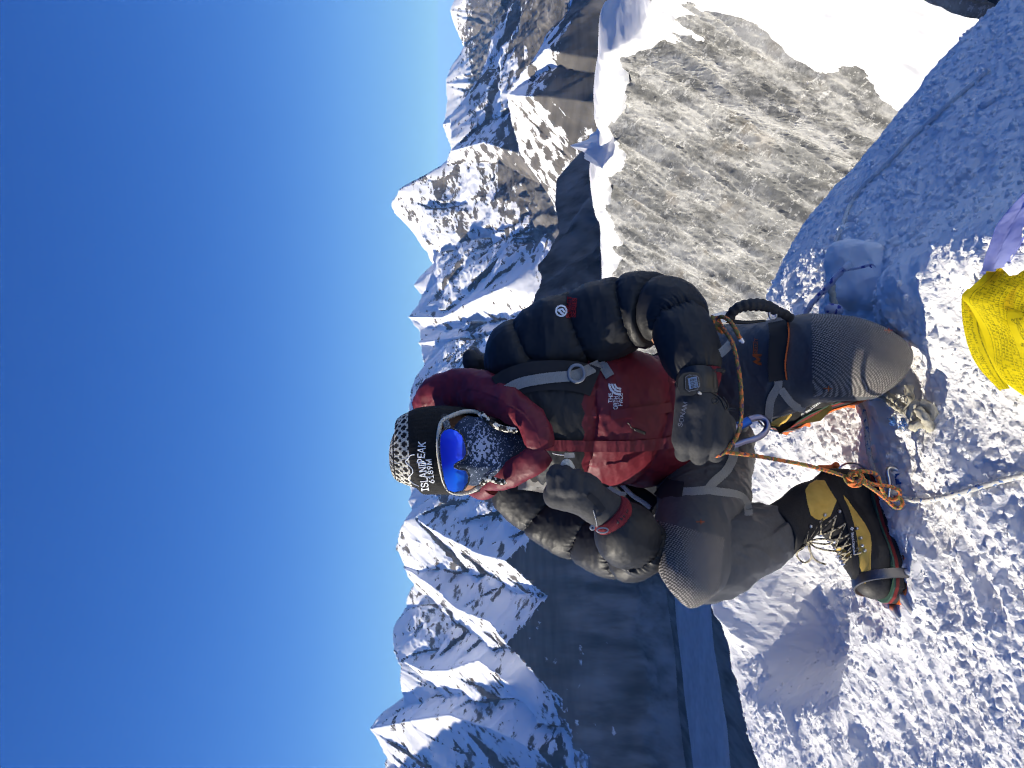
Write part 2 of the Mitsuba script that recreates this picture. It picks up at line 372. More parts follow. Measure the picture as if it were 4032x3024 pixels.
S, W = np.meshgrid(np.linspace(-8, crest_st[-1, 0], 340), np.linspace(0, 1, 300) * 150, indexing='ij')
W = W + crest_t(S) - 0.5
p = np.stack([S, W, 0 * S], -1)
ed = edge_distance(S, W)
lumps = 2.8 * (noise2(p, 0.05, 4, 81) - 0.5) + 2.4 * (noise2(p, 0.22, 4, 82) - 0.5) + 0.8 * (ridged(p * 0.6, 4, 83) - 0.6)
ridges = 1.3 * (ridged(np.stack([S * 0.16 - W * 0.05, W * 0.02, 0 * S], -1), 3, 84) - 0.6)
H = np.clip(ed * 0.35 + 1.2 * (noise2(p, 0.3, 4, 85) - 0.5), -3.5, 1.6) + (lumps + ridges) * sstep(0, 8, ed)
H = np.maximum(H, -3.4)
H[:, 0] -= 1.5
add('snow_field', sheet(face_sheet(S, W, H)), 'far_snow_mat', smooth=True, kind='structure')

# the snow rim along the crest
s_ = np.linspace(crest_st[1, 0] - 4, crest_st[-1, 0], 560)
q = np.stack([s_ * 0.16, 0 * s_, 0 * s_], -1)
wide = 0.8 + 3.6 * noise2(q, 1.0, 4, 91) ** 1.4 + 1.6 * np.exp(-((s_ - on_face(np.array(2370.), np.array(900.))[0]) / 9) ** 2) + 1.2 * np.exp(-((s_ - on_face(np.array(2370.), np.array(380.))[0]) / 8) ** 2)
v_ = np.linspace(-1, 1, 28)
S, V = np.meshgrid(s_, v_, indexing='ij')
W = crest_t(S) + np.where(V > 0, V * np.minimum(wide, 3.4)[:, None], V * 4.0)
p = np.stack([S, W, 0 * S], -1)
H = 1.1 * np.sqrt(np.clip(1 - np.abs(V) ** 3, 0, 1)) - 0.35 + 1.5 * (noise2(p, 0.5, 5, 92) - 0.5) - 7.0 * np.clip(-V, 0, 1) ** 1.2
add('snow_rim', sheet(face_sheet(S, W, H)), 'far_snow_mat', smooth=True, kind='structure')

# a small snow peak just behind the crest: lit on its left edge, its right face in shade
tip = at(2244, 574, 108.0)
feet = np.array([at(2300, 625, 103.0), at(2372, 665, 99.0), at(2420, 610, 97.0), at(2420, 530, 99.0), at(2372, 508, 106.0), at(2320, 530, 116.0)])
ring = np.vstack([feet, feet[:1]])
u_ = np.linspace(0, 1, 73)
loop = np.stack([np.interp(u_, np.linspace(0, 1, 7), ring[:, k]) for k in range(3)], -1)
t_ = np.linspace(0, 1, 30)
G = tip + (loop[:, None] - tip) * t_[None, :, None]
G = G + (np.array([0, 0, 1.0]) * (0.9 * (noise2(G, 0.5, 4, 95) - 0.5) - 0.8 * np.sin(math.pi * t_)[None, :])[..., None]) * np.minimum(t_ * 4, 1)[None, :, None]
G[-1] = G[0]
add('snow_peak', sheet(G), 'far_snow_mat', smooth=True, kind='structure')

# ------------------------------------------------------------------ the summit snow
far_edge = PchipInterpolator([-2.5, -1.3, -1.0, -0.72, -0.3, 0.05, 0.25, 0.5, 0.77, 0.95, 1.1, 1.6, 2.6], [2.25, 2.24, 2.36, 2.52, 2.58, 2.5, 2.33, 2.4, 2.3, 2.2, 2.08, 1.9, 1.6])


def soft(x, w):
    return w * np.logaddexp(0, x / w)


def snow_base(x, y):
    z = -0.74 * soft(x - 0.26 - 0.05 * np.sin(3.1 * y + 1), 0.05)
    z = z - 1.25 * soft(y - far_edge(np.clip(x, -2.5, 2.6)), 0.035)
    z = z + 0.10 * sstep(1.90, 2.36, y + 0.18 * x) * sstep(0.05, -0.45, x)                     # the berm at the left edge
    q = np.stack([x, y, 0 * x], -1)
    w = 0.16 * (noise2(q, 3.0, 3, 121) - 0.5)
    wall = x + 0.40 * (y - 2.1) + w                                                           # a hollow behind the boot, under a low snow wall
    z = z - 0.20 * sstep(-0.92, -0.72, wall) * sstep(-0.12, -0.50, x + w) * sstep(1.70, 1.98, y + w) * sstep(2.43, 2.22, y - 0.6 * w)
    z = z + 0.10 * np.exp(-((x - 0.24 - 0.12 * (1.35 - y)) / 0.13) ** 2) * sstep(1.72, 1.45, y)   # the lit rim by the flag
    z = z + 0.10 * sstep(1.15, 0.9, y) * sstep(0.1, 0.4, x)
    return z - 0.9 * soft(-1.9 - x, 0.1) - 0.5 * soft(0.1 - y, 0.1)


def balls(x, y, n, r0, r1, seed, power=1.0, mask=None, squash=0.45):
    """Rounded grains: the highest of many half-buried balls scattered over the ground."""
    g = np.random.default_rng(seed)
    c = np.stack([g.uniform(-1.7, 1.6, n), g.uniform(0.9, 3.0, n)], -1)
    r = r0 + (r1 - r0) * g.random(n) ** 2.5
    if mask is not None:
        keep = g.random(n) < mask(c[:, 0], c[:, 1])
        c, r = c[keep], r[keep]
    lift = g.uniform(-0.5, 0.3, len(c)) * r
    d, i = cKDTree(c).query(np.stack([x.ravel(), y.ravel()], -1), k=5, workers=-1)
    h = np.sqrt(np.maximum(r[i] ** 2 - d ** 2, 0)) * squash + np.where(d < r[i], lift[i], 0)
    return np.maximum(h.max(1), 0).reshape(x.shape)


def snow_detail(x, y):
    p = np.stack([x, y, 0 * x], -1)
    slope = sstep(0.22, 0.36, x)
    run = np.stack([x * 2.4 + y * 1.8, y * 6.5 - x * 5.0, 0 * x], -1)
    z = 0.05 * (noise2(p, 2.6, 4, 101) - 0.5) + 0.055 * (ridged(run, 3, 102) - 0.6) * (1 - 0.7 * slope)
    rough = sstep(0.40, 0.60, noise2(p, 6.0, 4, 103))
    rough = np.maximum(np.maximum(rough, 0.50), 0.80 * slope)
    z = z + balls(x, y, 420, 0.008, 0.024, 104, mask=lambda a, b: 0.3 + 0.7 * (a > 0.25)) * (0.2 + 0.8 * rough)
    z = z + balls(x, y, 52000, 0.0050, 0.0105, 105) * (0.15 + 0.95 * rough)
    z = z + 0.006 * (noise2(p, 15, 3, 106) - 0.5) + 0.004 * (noise2(p, 110, 3, 107) - 0.5)
    return z


gx, gy = np.meshgrid(np.arange(-1.42, 1.30, 0.0035), np.arange(1.02, 2.84, 0.0035), indexing='ij')
gz = snow_base(gx, gy) + snow_detail(gx, gy)
add('summit_snow', sheet(np.stack([gx, gy, gz], -1)), 'snow_mat', smooth=True, kind='structure')
snow_spline = RectBivariateSpline(gx[::3, 0], gy[0, ::3], gz[::3, ::3], kx=1, ky=1)


def ground(x, y):
    return float(snow_spline(x, y)[0, 0])


# the mountain under it, falling away on all sides
th, r_ = np.meshgrid(np.radians(np.linspace(-180, 180, 181)), np.concatenate([np.linspace(0.02, 4, 60), 4.4 * (2900 / 4.4) ** np.linspace(0, 1, 90)]), indexing='ij')
cx, cy = r_ * np.sin(th), 1.6 + r_ * np.cos(th)
near = snow_base(np.clip(cx, -6, 6), np.clip(cy, -6, 6))
fine = (cx > -1.4) & (cx < 1.3) & (cy > 1.02) & (cy < 2.84)
cone = np.where(r_ < 4, near, np.minimum(near, 0) - 0.0)
fall = -1.15 * (r_ - 3.2)
cone = np.where(r_ > 3.2, np.minimum(cone, fall + 4 * np.minimum(1, r_ / 40) * (noise2(np.stack([cx, cy, 0 * cx], -1), 0.05, 4, 111) - 0.5)), cone)
cone = np.maximum(cone, -1300) - np.where(fine, 0.05, 0) - 0.012
add('summit_mountain', sheet(np.stack([cx, cy, cone], -1), flip=True), 'far_snow_mat', smooth=True, kind='structure')

# ------------------------------------------------------------------ shaping helpers for the climber
def px(p):
    """Where a point stands in the photograph's pixels, and its depth (used to trim cloth along its seams)."""
    q = np.asarray(p) - EYE
    d = q @ FWD
    return 2016 - FOC * (q @ UPV) / d, 1512 - FOC * (q @ RGT) / d, d


def spline(rows, n, closed=False):
    a = np.array(rows, float)
    if len(a) == 2:
        return a[0] + (a[1] - a[0]) * np.linspace(0, 1, n)[:, None]
    t = np.concatenate([[0], np.cumsum(np.linalg.norm(np.diff(a[:, :3], axis=0), axis=1) + 1e-9)])
    return CubicSpline(t, a, bc_type='periodic' if closed else 'natural')(np.linspace(0, t[-1], n))


def limb(rows, nt=120, na=96, disp=None, caps=(True, True), hint=None):
    """A sleeve-like surface. rows: pixel x, pixel y, depth, half-width across (pixels at that depth), half-depth as a share of it.
    Returns mesh, u, angle (0 faces the lens side) and the grid shape."""
    a = np.array(rows, float)
    P0 = at(a[:, 0], a[:, 1], a[:, 2])
    rw = a[:, 3] * a[:, 2] / FOC
    t = np.concatenate([[0], np.cumsum(np.linalg.norm(np.diff(P0, axis=0), axis=1))])
    uu = np.linspace(0, t[-1], nt)
    C = CubicSpline(t, P0)(uu) if len(a) > 2 else np.stack([np.interp(uu, t, P0[:, k]) for k in range(3)], -1)
    rw_ = PchipInterpolator(t, rw)(uu)
    rd_ = PchipInterpolator(t, rw * a[:, 4])(uu)
    tan = unit(np.gradient(C, uu, axis=0))
    view = unit(C - EYE) if hint is None else np.broadcast_to(unit(hint), C.shape)
    side = unit(np.cross(tan, view))
    dep = unit(np.cross(side, tan))                    # points away from or towards the lens
    dep = dep * np.where((dep * view).sum(-1, keepdims=True) > 0, -1, 1)
    th = np.linspace(0, 2 * math.pi, na, endpoint=False)
    ring = np.cos(th)[None, :, None] * dep[:, None] * rd_[:, None, None] + np.sin(th)[None, :, None] * side[:, None] * rw_[:, None, None]
    G = C[:, None] + ring
    nrm = unit(np.cos(th)[None, :, None] * dep[:, None] / rd_[:, None, None] + np.sin(th)[None, :, None] * side[:, None] / rw_[:, None, None])
    U, TH = np.meshgrid(uu / t[-1], th, indexing='ij')
    if disp is not None:
        G = G + nrm * disp(U, TH, G, uu / t[-1] * t[-1])[..., None]
    m = sheet(G, wrap=True)
    v, f = m.vertices, m.faces
    U, TH = U.ravel(), TH.ravel()
    n0 = nt * na
    extra = []
    for end, on in ((0, caps[0]), (nt - 1, caps[1])):
        if on:
            c = len(v)
            v = np.vstack([v, G[end].mean(0)])
            i = np.arange(na)
            tri = np.stack([end * na + i, end * na + (i + 1) % na, np.full(na, c)], -1)
            f = np.vstack([f, tri if end else tri[:, ::-1]])
            U, TH = np.append(U, U[end * na]), np.append(TH, 0)
    m = trimesh.Trimesh(v, f, process=False)
    if m.volume < 0:
        m.invert()
    m.metadata['u'], m.metadata['th'] = U, TH
    return m


def split(m, on):
    """The faces of a mesh where a per-vertex condition holds, and the others."""
    k = on[m.faces].sum(1) >= 2
    return m.submesh([k], append=True, repair=False) if k.any() else None, m.submesh([~k], append=True, repair=False) if (~k).any() else None


def quilt(seams, puff=0.012, pucker=0.006, width=0.06, seed=0, wrinkle=0.006, freq=5.0, slant=0.0):
    """Down-filled baffles between stitched seams at the given u, gathered along the stitches."""
    s = np.array(seams, float)

    def f(U, TH, G, _):
        U = np.clip(U + slant * np.sin(TH + 1.3 * seed) * np.sin(math.pi * U) + 0.4 * slant * np.sin(2 * TH + seed) * np.sin(math.pi * U), 0, 1)
        i = np.clip(np.searchsorted(s, U) - 1, 0, len(s) - 2)
        tl = np.clip((U - s[i]) / (s[i + 1] - s[i]), 0, 1)
        b = (1 - np.abs(2 * tl - 1) ** 2.6) ** 0.75
        near = np.exp(-np.minimum(tl, 1 - tl) * (s[i + 1] - s[i]) / width * 2.2)
        c = np.stack([np.cos(TH) * 3.2, np.sin(TH) * 3.2, U * 1.2], -1)
        gath = np.abs(2 * meshkit.noise(c * 2.1 + 7 * i[..., None], seed) - 1) - 0.5
        gath = gath + 0.5 * (np.abs(2 * meshkit.noise(c * 4.3 + 3 * i[..., None], seed + 2) - 1) - 0.5)
        w = ridged(G * freq * np.array([1, 1, 1.6]), 4, seed + 5) - 0.62
        return puff * (b - 0.75) + pucker * near * gath * 1.6 + wrinkle * w
    return f


def wrinkles(amp=0.005, freq=6.0, seed=0, stretch=(1, 1, 1), fine=0.0):
    def f(U, TH, G, _):
        w = ridged(G * freq * np.array(stretch), 4, seed) - 0.62
        return amp * w + fine * (meshkit.fbm(G * 60, 2, seed + 4) - 0.5)
    return f


def both(*fs):
    return lambda *a: sum(f(*a) for f in fs)


def capsules(prims, h=0.004, k=0.012, pad=0.02, extra=None):
    """One smooth surface round tapered rods: prims of (p0, p1, r0, r1)."""
    prims = [(np.asarray(a, float), np.asarray(b, float), r, q) for a, b, r, q in prims]
    lo = np.min([np.minimum(a - r, b - q) for a, b, r, q in prims], axis=0) - pad
    hi = np.max([np.maximum(a + r, b + q) for a, b, r, q in prims], axis=0) + pad
    ax = [np.arange(lo[i], hi[i] + h, h) for i in range(3)]
    D = np.full([len(x) for x in ax], 0.2)
    for a, b, r, q in prims:
        reach = max(r, q) + 6 * k + 3 * h
        sl = []
        for i in range(3):
            i0 = max(0, int((min(a[i], b[i]) - reach - lo[i]) / h))
            i1 = min(len(ax[i]), int((max(a[i], b[i]) + reach - lo[i]) / h) + 2)
            sl.append(slice(i0, i1))
        gx, gy, gz = np.meshgrid(*[ax[i][sl[i]] for i in range(3)], indexing='ij')
        e = b - a
        t = np.clip(((gx - a[0]) * e[0] + (gy - a[1]) * e[1] + (gz - a[2]) * e[2]) / max(e @ e, 1e-12), 0, 1)
        d = np.sqrt((gx - a[0] - t * e[0]) ** 2 + (gy - a[1] - t * e[1]) ** 2 + (gz - a[2] - t * e[2]) ** 2) - (r + (q - r) * t)
        o = D[tuple(sl)]
        w = np.maximum(k - np.abs(o - d), 0) / k
        D[tuple(sl)] = np.minimum(o, d) - w * w * k / 4
    if extra is not None:
        D = extra(D, *np.meshgrid(*ax, indexing='ij'))
    return surface_net(D, lo, h)


def surface_net(D, lo, h):
    """The zero surface of a grid of distances, one vertex to each crossed cell."""
    s = D < 0
    n = np.array(D.shape) - 1
    corners = [(i, j, k) for i in (0, 1) for j in (0, 1) for k in (0, 1)]
    val = [D[i:i + n[0], j:j + n[1], k:k + n[2]] for i, j, k in corners]
    ins = sum((v < 0).astype(int) for v in val)
    cell = (ins > 0) & (ins < 8)
    idx = np.argwhere(cell)
    cv = np.stack([v[cell] for v in val], -1)
    acc, cnt = np.zeros((len(idx), 3)), np.zeros(len(idx))
    for a in range(8):
        for b in range(a + 1, 8):
            ca, cb = np.array(corners[a]), np.array(corners[b])
            if np.abs(ca - cb).sum() != 1:
                continue
            va, vb = cv[:, a], cv[:, b]
            on = (va < 0) != (vb < 0)
            t = np.where(on, va / np.where(on, va - vb, 1), 0)
            acc += on[:, None] * (ca + t[:, None] * (cb - ca))
            cnt += on
    v = lo + (idx + acc / cnt[:, None]) * h
    num = np.full(n, -1)
    num[cell] = np.arange(len(idx))
    faces = []
    for axis in range(3):
        o = [i for i in range(3) if i != axis]
        a = s.take(range(0, s.shape[axis] - 1), axis)
        b = s.take(range(1, s.shape[axis]), axis)
        e = np.argwhere(a != b)
        e = e[(e[:, o[0]] > 0) & (e[:, o[1]] > 0) & (e[:, o[0]] < n[o[0]]) & (e[:, o[1]] < n[o[1]])]
        up = a[tuple(e.T)]
        q = []
        for di, dj in ((0, 0), (-1, 0), (-1, -1), (0, -1)):
            c = e.copy()
            c[:, o[0]] += di
            c[:, o[1]] += dj
            q.append(num[tuple(c.T)])
        q = np.stack(q, -1)
        turn = up if axis != 1 else ~up
        q = np.where(turn[:, None], q, q[:, ::-1])
        faces += [q[:, [0, 1, 2]], q[:, [0, 2, 3]]]
    m = trimesh.Trimesh(v, np.vstack(faces), process=False)
    if m.volume < 0:
        m.invert()
    return m


def rod(P, r, na=8, closed=False, twist=None):
    """A tube of radius r (number or one per point) along the points P."""
    P = np.asarray(P, float)
    r = np.broadcast_to(r, len(P)).astype(float)
    tan = unit(np.roll(P, -1, 0) - np.roll(P, 1, 0) if closed else np.gradient(P, axis=0))
    nrm = [unit(np.cross(tan[0], [0.31, 0.2, 0.93]))]
    for t in tan[1:]:
        w = nrm[-1] - t * (nrm[-1] @ t)
        nrm.append(unit(w))
    nrm = np.array(nrm)
    bi = np.cross(tan, nrm)
    th = np.linspace(0, 2 * math.pi, na, endpoint=False)
    G = P[:, None] + r[:, None, None] * (np.cos(th)[None, :, None] * nrm[:, None] + np.sin(th)[None, :, None] * bi[:, None])
    if closed:
        G = np.concatenate([G, G[:1]], 0)
        return sheet(G, wrap=True)
    m = sheet(G, wrap=True)
    v, f = np.vstack([m.vertices, P[0], P[-1]]), m.faces
    i = np.arange(na)
    n0 = (len(P) - 1) * na
    f = np.vstack([f, np.stack([(i + 1) % na, i, np.full(na, len(v) - 2)], -1), np.stack([n0 + i, n0 + (i + 1) % na, np.full(na, len(v) - 1)], -1)])
    return trimesh.Trimesh(v, f, process=False)


class Cloth:
    """Meshes that thinner things are laid on: the depth at which a line of sight first meets them."""
    def __init__(self, *meshes):
        self.m = trimesh.util.concatenate([trimesh.Trimesh(m.vertices, m.faces, process=False) for m in meshes])

    def depth(self, x, y, default=1.65):
        x, y = np.asarray(x, float), np.asarray(y, float)
        shape = x.shape
        ray = unit(at(x.ravel(), y.ravel(), 1.0) - EYE)
        loc, ri, _ = self.m.ray.intersects_location(np.broadcast_to(EYE, ray.shape), ray, multiple_hits=False)
        d = np.full(len(ray), np.nan)
        d[ri] = (loc - EYE) @ FWD
        if np.isnan(d).all():
            d[:] = default
        elif np.isnan(d).any():
            bad = np.isnan(d)
            q = np.stack([x.ravel(), y.ravel()], -1)
            d[bad] = d[~bad][cKDTree(q[~bad]).query(q[bad])[1]]
        return d.reshape(shape)


def smooth1(a, n=5):
    k = np.ones(n) / n
    return np.convolve(np.pad(a, n // 2, mode='edge'), k, 'valid')


def band(rows, cloth, width, thick=0.0025, lift=0.001, n=60, even=9, turn=None):
    """A strap of webbing laid over cloth along pixels (x, y[, width in pixels])."""
    a = np.array(rows, float)
    c = spline(np.c_[a[:, :2], np.zeros(len(a)), a[:, 2] if a.shape[1] > 2 else np.full(len(a), width)], n)
    d = smooth1(cloth.depth(c[:, 0], c[:, 1]), even) - lift if not np.isscalar(cloth) else np.full(n, cloth)
    tan = unit(np.gradient(c[:, :2], axis=0))
    off = np.stack([-tan[:, 1], tan[:, 0]], -1) * c[:, 3:4] / 2
    rows_ = []
    w = np.linspace(-1, 1, 7)
    for k in w:
        q = c[:, :2] + off * k
        dk = d if np.isscalar(cloth) else 0.5 * d + 0.5 * (smooth1(cloth.depth(q[:, 0], q[:, 1]), even) - lift)
        dk = np.clip(dk, d - 0.012, d + 0.012)
        rows_.append((q, dk))
    top = [at(q[:, 0], q[:, 1], dk - thick) for q, dk in rows_]
    bot = [at(q[:, 0], q[:, 1], dk + thick * 0.5) for q, dk in rows_[::-1]]
    G = np.stack(top + bot, 1)
    m = sheet(G, wrap=True)
    v, f = m.vertices, m.faces
    na = G.shape[1]
    for e in (0, n - 1):
        cidx = len(v)
        v = np.vstack([v, G[e].mean(0)])
        i = np.arange(na)
        tri = np.stack([e * na + i, e * na + (i + 1) % na, np.full(na, cidx)], -1)
        f = np.vstack([f, tri])
    m = trimesh.Trimesh(v, f, process=False)
    m.fix_normals()
    return m


def fill(poly, step):
    """Triangles filling a polygon (n x 2), with inner points every step."""
    from scipy.spatial import Delaunay
    P = Polygon(poly).buffer(0)
    ring = P.exterior.segmentize(step) if hasattr(P.exterior, 'segmentize') else P.exterior
    b = np.array(ring.coords)[:-1]
    x0, y0, x1, y1 = P.bounds
    gx, gy = np.meshgrid(np.arange(x0, x1, step), np.arange(y0, y1, step))
    q = np.stack([gx.ravel(), gy.ravel()], -1)
    q = q[shapely.contains_xy(P.buffer(-0.45 * step), q[:, 0], q[:, 1])]
    v = np.vstack([b, q])
    tri = Delaunay(v).simplices
    c = v[tri].mean(1)
    tri = tri[shapely.contains_xy(P, c[:, 0], c[:, 1])]
    return v, tri, len(b)


def plate(poly, depth, thick=0.002, step=12.0):
    """A thin solid over a pixel outline at the given depth (a function of pixels, or Cloth): panels, patches, lenses."""
    v, tri, nb = fill(poly, step)
    d = depth.depth(v[:, 0], v[:, 1]) if isinstance(depth, Cloth) else depth(v[:, 0], v[:, 1])
    a, b = at(v[:, 0], v[:, 1], d - thick), at(v[:, 0], v[:, 1], d + thick * 0.6)
    n = len(v)
    i = np.arange(nb)
    j = (i + 1) % nb
    f = np.vstack([tri, tri[:, ::-1] + n, np.stack([i, j, j + n], -1), np.stack([i, j + n, i + n], -1)])
    m = trimesh.Trimesh(np.vstack([a, b]), f, process=False)
    m.fix_normals()
    return m


def lay(flat, origin, right, up, cloth, lift=0.0015, size=None):
    """A flat mesh (pixel units along right and up from the pixel origin) laid over cloth: lettering, emblems."""
    m = flat.copy()
    if len(m.faces) < 4000:
        v, f = trimesh.remesh.subdivide_to_size(m.vertices, m.faces, max_edge=size or 8.0, max_iter=6)
        m = trimesh.Trimesh(v, f, process=False)
    o, r, u = (np.asarray(k, float) for k in (origin, right, up))
    q = o + m.vertices[:, :1] * r + m.vertices[:, 1:2] * u
    z = m.vertices[:, 2]
    d = cloth.depth(q[:, 0], q[:, 1]) - np.where(z > z.mean(), lift, -0.0008)
    m.vertices = at(q[:, 0], q[:, 1], d)
    m.fix_normals()
    return m


def print_text(s, h, bold=False, stretch=1.0):
    m = meshkit.text_mesh(s, h, depth=1.0, bold=bold)
    m.vertices[:, 0] = (m.vertices[:, 0] - m.vertices[:, 0].min()) * stretch
    return m


def flat_shape(poly, depth=1.0):
    g = poly if hasattr(poly, 'geom_type') else Polygon(poly).buffer(0)
    return trimesh.util.concatenate([trimesh.creation.extrude_polygon(p, depth, engine='earcut') for p in getattr(g, 'geoms', [g])])

# ------------------------------------------------------------------ materials of the climber
def cloth_color(a, b, f=120.0):
    return lambda p, n, uv: mikit.mix(a, b, F(p.x * f, p.y * f, p.z * f, octaves=3))


principled('black_nylon', cloth_color((0.010, 0.011, 0.013), (0.017, 0.018, 0.021)), 0.55, 0.35, sheen=0.2)
principled('red_nylon', cloth_color((0.115, 0.009, 0.019), (0.155, 0.014, 0.027)), 0.55, 0.35, sheen=0.3)
principled('red_knit', cloth_color((0.11, 0.010, 0.018), (0.20, 0.025, 0.035), 400), 0.8, 0.2, sheen=0.5)
principled('softshell', cloth_color((0.026, 0.027, 0.030), (0.042, 0.043, 0.047), 250), 0.75, 0.3, sheen=0.5)
principled('trouser_cloth', cloth_color((0.052, 0.055, 0.061), (0.074, 0.078, 0.085), 200), 0.55, 0.45, sheen=0.35)


def knee_weave(p, n, uv):
    u = dr.sin(p.z * 1180 + 2.5 * F(p.x * 40, p.y * 40, p.z * 40)) * dr.sin((p.x + 0.35 * p.y) * 1000)
    return mikit.mix((0.045, 0.043, 0.041), (0.33, 0.305, 0.28), mikit.smoothstep(-0.15, 0.55, u + 0.9 * (F(p.x * 300, p.y * 300, p.z * 300) - 0.5)))


principled('knee_cloth', knee_weave, 0.8, 0.2, sheen=0.5)
principled('webbing_grey', lambda p, n, uv: mikit.mix((0.20, 0.20, 0.19), (0.30, 0.30, 0.285), F(p.x * 500, p.y * 500, p.z * 500)), 0.7, 0.3)
principled('webbing_black', (0.020, 0.020, 0.022), 0.75, 0.3, sheen=0.5)
principled('grey_plastic', (0.22, 0.23, 0.25), 0.4, 0.5)
principled('black_plastic', (0.012, 0.012, 0.013), 0.38, 0.5)
principled('rubber', lambda p, n, uv: mikit.mix((0.015, 0.015, 0.016), (0.035, 0.034, 0.033), F(p.x * 90, p.y * 90, p.z * 90)), 0.6, 0.4)
principled('suede', lambda p, n, uv: mikit.mix((0.50, 0.32, 0.06), (0.68, 0.47, 0.12), F(p.x * 60, p.y * 60, p.z * 60, octaves=4)), 0.85, 0.2, sheen=0.6)
principled('boot_cloth', cloth_color((0.012, 0.012, 0.013), (0.03, 0.03, 0.031), 500), 0.8, 0.3)
principled('orange_thread', (0.55, 0.11, 0.02), 0.6, 0.3)
principled('white_thread', (0.72, 0.73, 0.75), 0.6, 0.3)
principled('red_thread', (0.50, 0.02, 0.02), 0.6, 0.3)
principled('steel', (0.62, 0.63, 0.65), 0.25, 0.5, metallic=1.0)
principled('dark_steel', (0.16, 0.16, 0.17), 0.4, 0.5, metallic=1.0)
principled('violet_steel', (0.20, 0.20, 0.30), 0.22, 0.5, metallic=1.0)
principled('blue_anodised', (0.02, 0.10, 0.42), 0.3, 0.5, metallic=0.8)
principled('orange_metal', (0.75, 0.16, 0.03), 0.4, 0.5)
principled('stripe_red', (0.22, 0.025, 0.022), 0.6, 0.4)
principled('stripe_green', (0.05, 0.11, 0.075), 0.6, 0.4)
principled('skin', lambda p, n, uv: mikit.mix((0.34, 0.17, 0.10), (0.42, 0.22, 0.13), F(p.x * 80, p.y * 80, p.z * 80)), 0.5, 0.4)
principled('cream_yarn', lambda p, n, uv: mikit.mix((0.45, 0.42, 0.34), (0.70, 0.67, 0.57), F(p.x * 300, p.y * 300, p.z * 300)), 0.9, 0.2, sheen=0.8)

# ------------------------------------------------------------------ the climber
tag('person', 'climber kneeling on one knee in red and black down jacket, knit cap and mirrored glasses', 'person')

# ---- jacket body
TORSO = [(1990, 1690, 1.72, 120, 0.8), (2045, 1665, 1.72, 225, 0.66), (2130, 1650, 1.72, 262, 0.70), (2294, 1645, 1.735, 272, 0.74), (2430, 1645, 1.755, 272, 0.76), (2550, 1660, 1.785, 266, 0.74), (2640, 1668, 1.81, 252, 0.68), (2700, 1680, 1.83, 235, 0.62)]
crease = lambda U, TH, G, _: 0.010 * (ridged(np.stack([G[..., 0] * 5 + G[..., 2] * 3, G[..., 1] * 5, G[..., 2] * 11 - G[..., 0] * 5], -1), 4, 8) - 0.62) + 0.0035 * (ridged(G * 26, 3, 9) - 0.62)
torso_q = both(quilt([0, 0.385, 0.70, 1.0], puff=0.010, pucker=0.006, width=0.035, seed=3, wrinkle=0.006, freq=6.5), crease)
torso = limb(TORSO, 280, 280, disp=torso_q, hint=(0.30, 0.95, -0.05))
tx, ty, td = px(torso.vertices)
upper, lower = split(torso, tx + 6 * np.sin(ty * 0.08) < 2296)
add('person__jacket', lower, 'red_nylon', smooth=True)
add('person__jacket__yoke', upper, 'black_nylon', smooth=True)
trunk = Cloth(torso)

# ---- sleeves
fine_wrinkle = lambda U, TH, G, _: 0.0020 * (ridged(G * 20, 3, 19) - 0.62) + 0.0006 * (ridged(G * 60, 2, 20) - 0.6)
LEFT = [(2010, 1500, 1.74, 110, 0.9), (2070, 1405, 1.73, 158, 0.9), (2180, 1345, 1.71, 165, 0.9), (2290, 1300, 1.69, 160, 0.9), (2390, 1262, 1.67, 152, 0.92), (2490, 1228, 1.65, 148, 0.95), (2580, 1212, 1.62, 135, 1.0), (2655, 1242, 1.57, 122, 1.0), (2700, 1330, 1.52, 118, 1.0), (2728, 1420, 1.49, 112, 1.0), (2752, 1500, 1.475, 98, 1.0)]
left_sleeve = limb(LEFT, 260, 200, disp=both(quilt([0, 0.15, 0.35, 0.53, 0.635, 0.78, 0.985, 1.0], puff=0.009, pucker=0.008, width=0.03, seed=11, wrinkle=0.013, freq=7, slant=0.02), fine_wrinkle), caps=(True, True))
add('person__sleeve', left_sleeve, 'black_nylon', smooth=True)
RIGHT_UP = [(1965, 1865, 1.86, 70, 0.9), (2040, 1922, 1.89, 114, 0.85), (2150, 1996, 1.885, 134, 0.8), (2270, 2062, 1.85, 138, 0.8), (2380, 2122, 1.79, 134, 0.85), (2470, 2170, 1.72, 114, 1.0), (2540, 2192, 1.66, 84, 1.0), (2565, 2190, 1.64, 40, 1.0)]
RIGHT_LO = [(2572, 2175, 1.60, 45, 1.0), (2545, 2165, 1.59, 100, 1.0), (2500, 2140, 1.56, 122, 1.0), (2460, 2095, 1.53, 118, 1.0), (2425, 2045, 1.51, 98, 1.0), (2398, 2010, 1.50, 70, 1.0)]
right_upper = limb(RIGHT_UP, 200, 170, disp=both(quilt([0, 0.30, 0.58, 0.84, 1.0], puff=0.008, pucker=0.007, width=0.03, seed=17, wrinkle=0.014, freq=7, slant=0.03), fine_wrinkle))
right_lower = limb(RIGHT_LO, 170, 170, disp=both(quilt([0, 0.34, 0.93, 1.0], puff=0.009, pucker=0.012, width=0.07, seed=23, wrinkle=0.009, freq=8, slant=0.03), fine_wrinkle))
add('person__sleeve', trimesh.util.concatenate([right_upper, right_lower]), 'black_nylon', smooth=True)

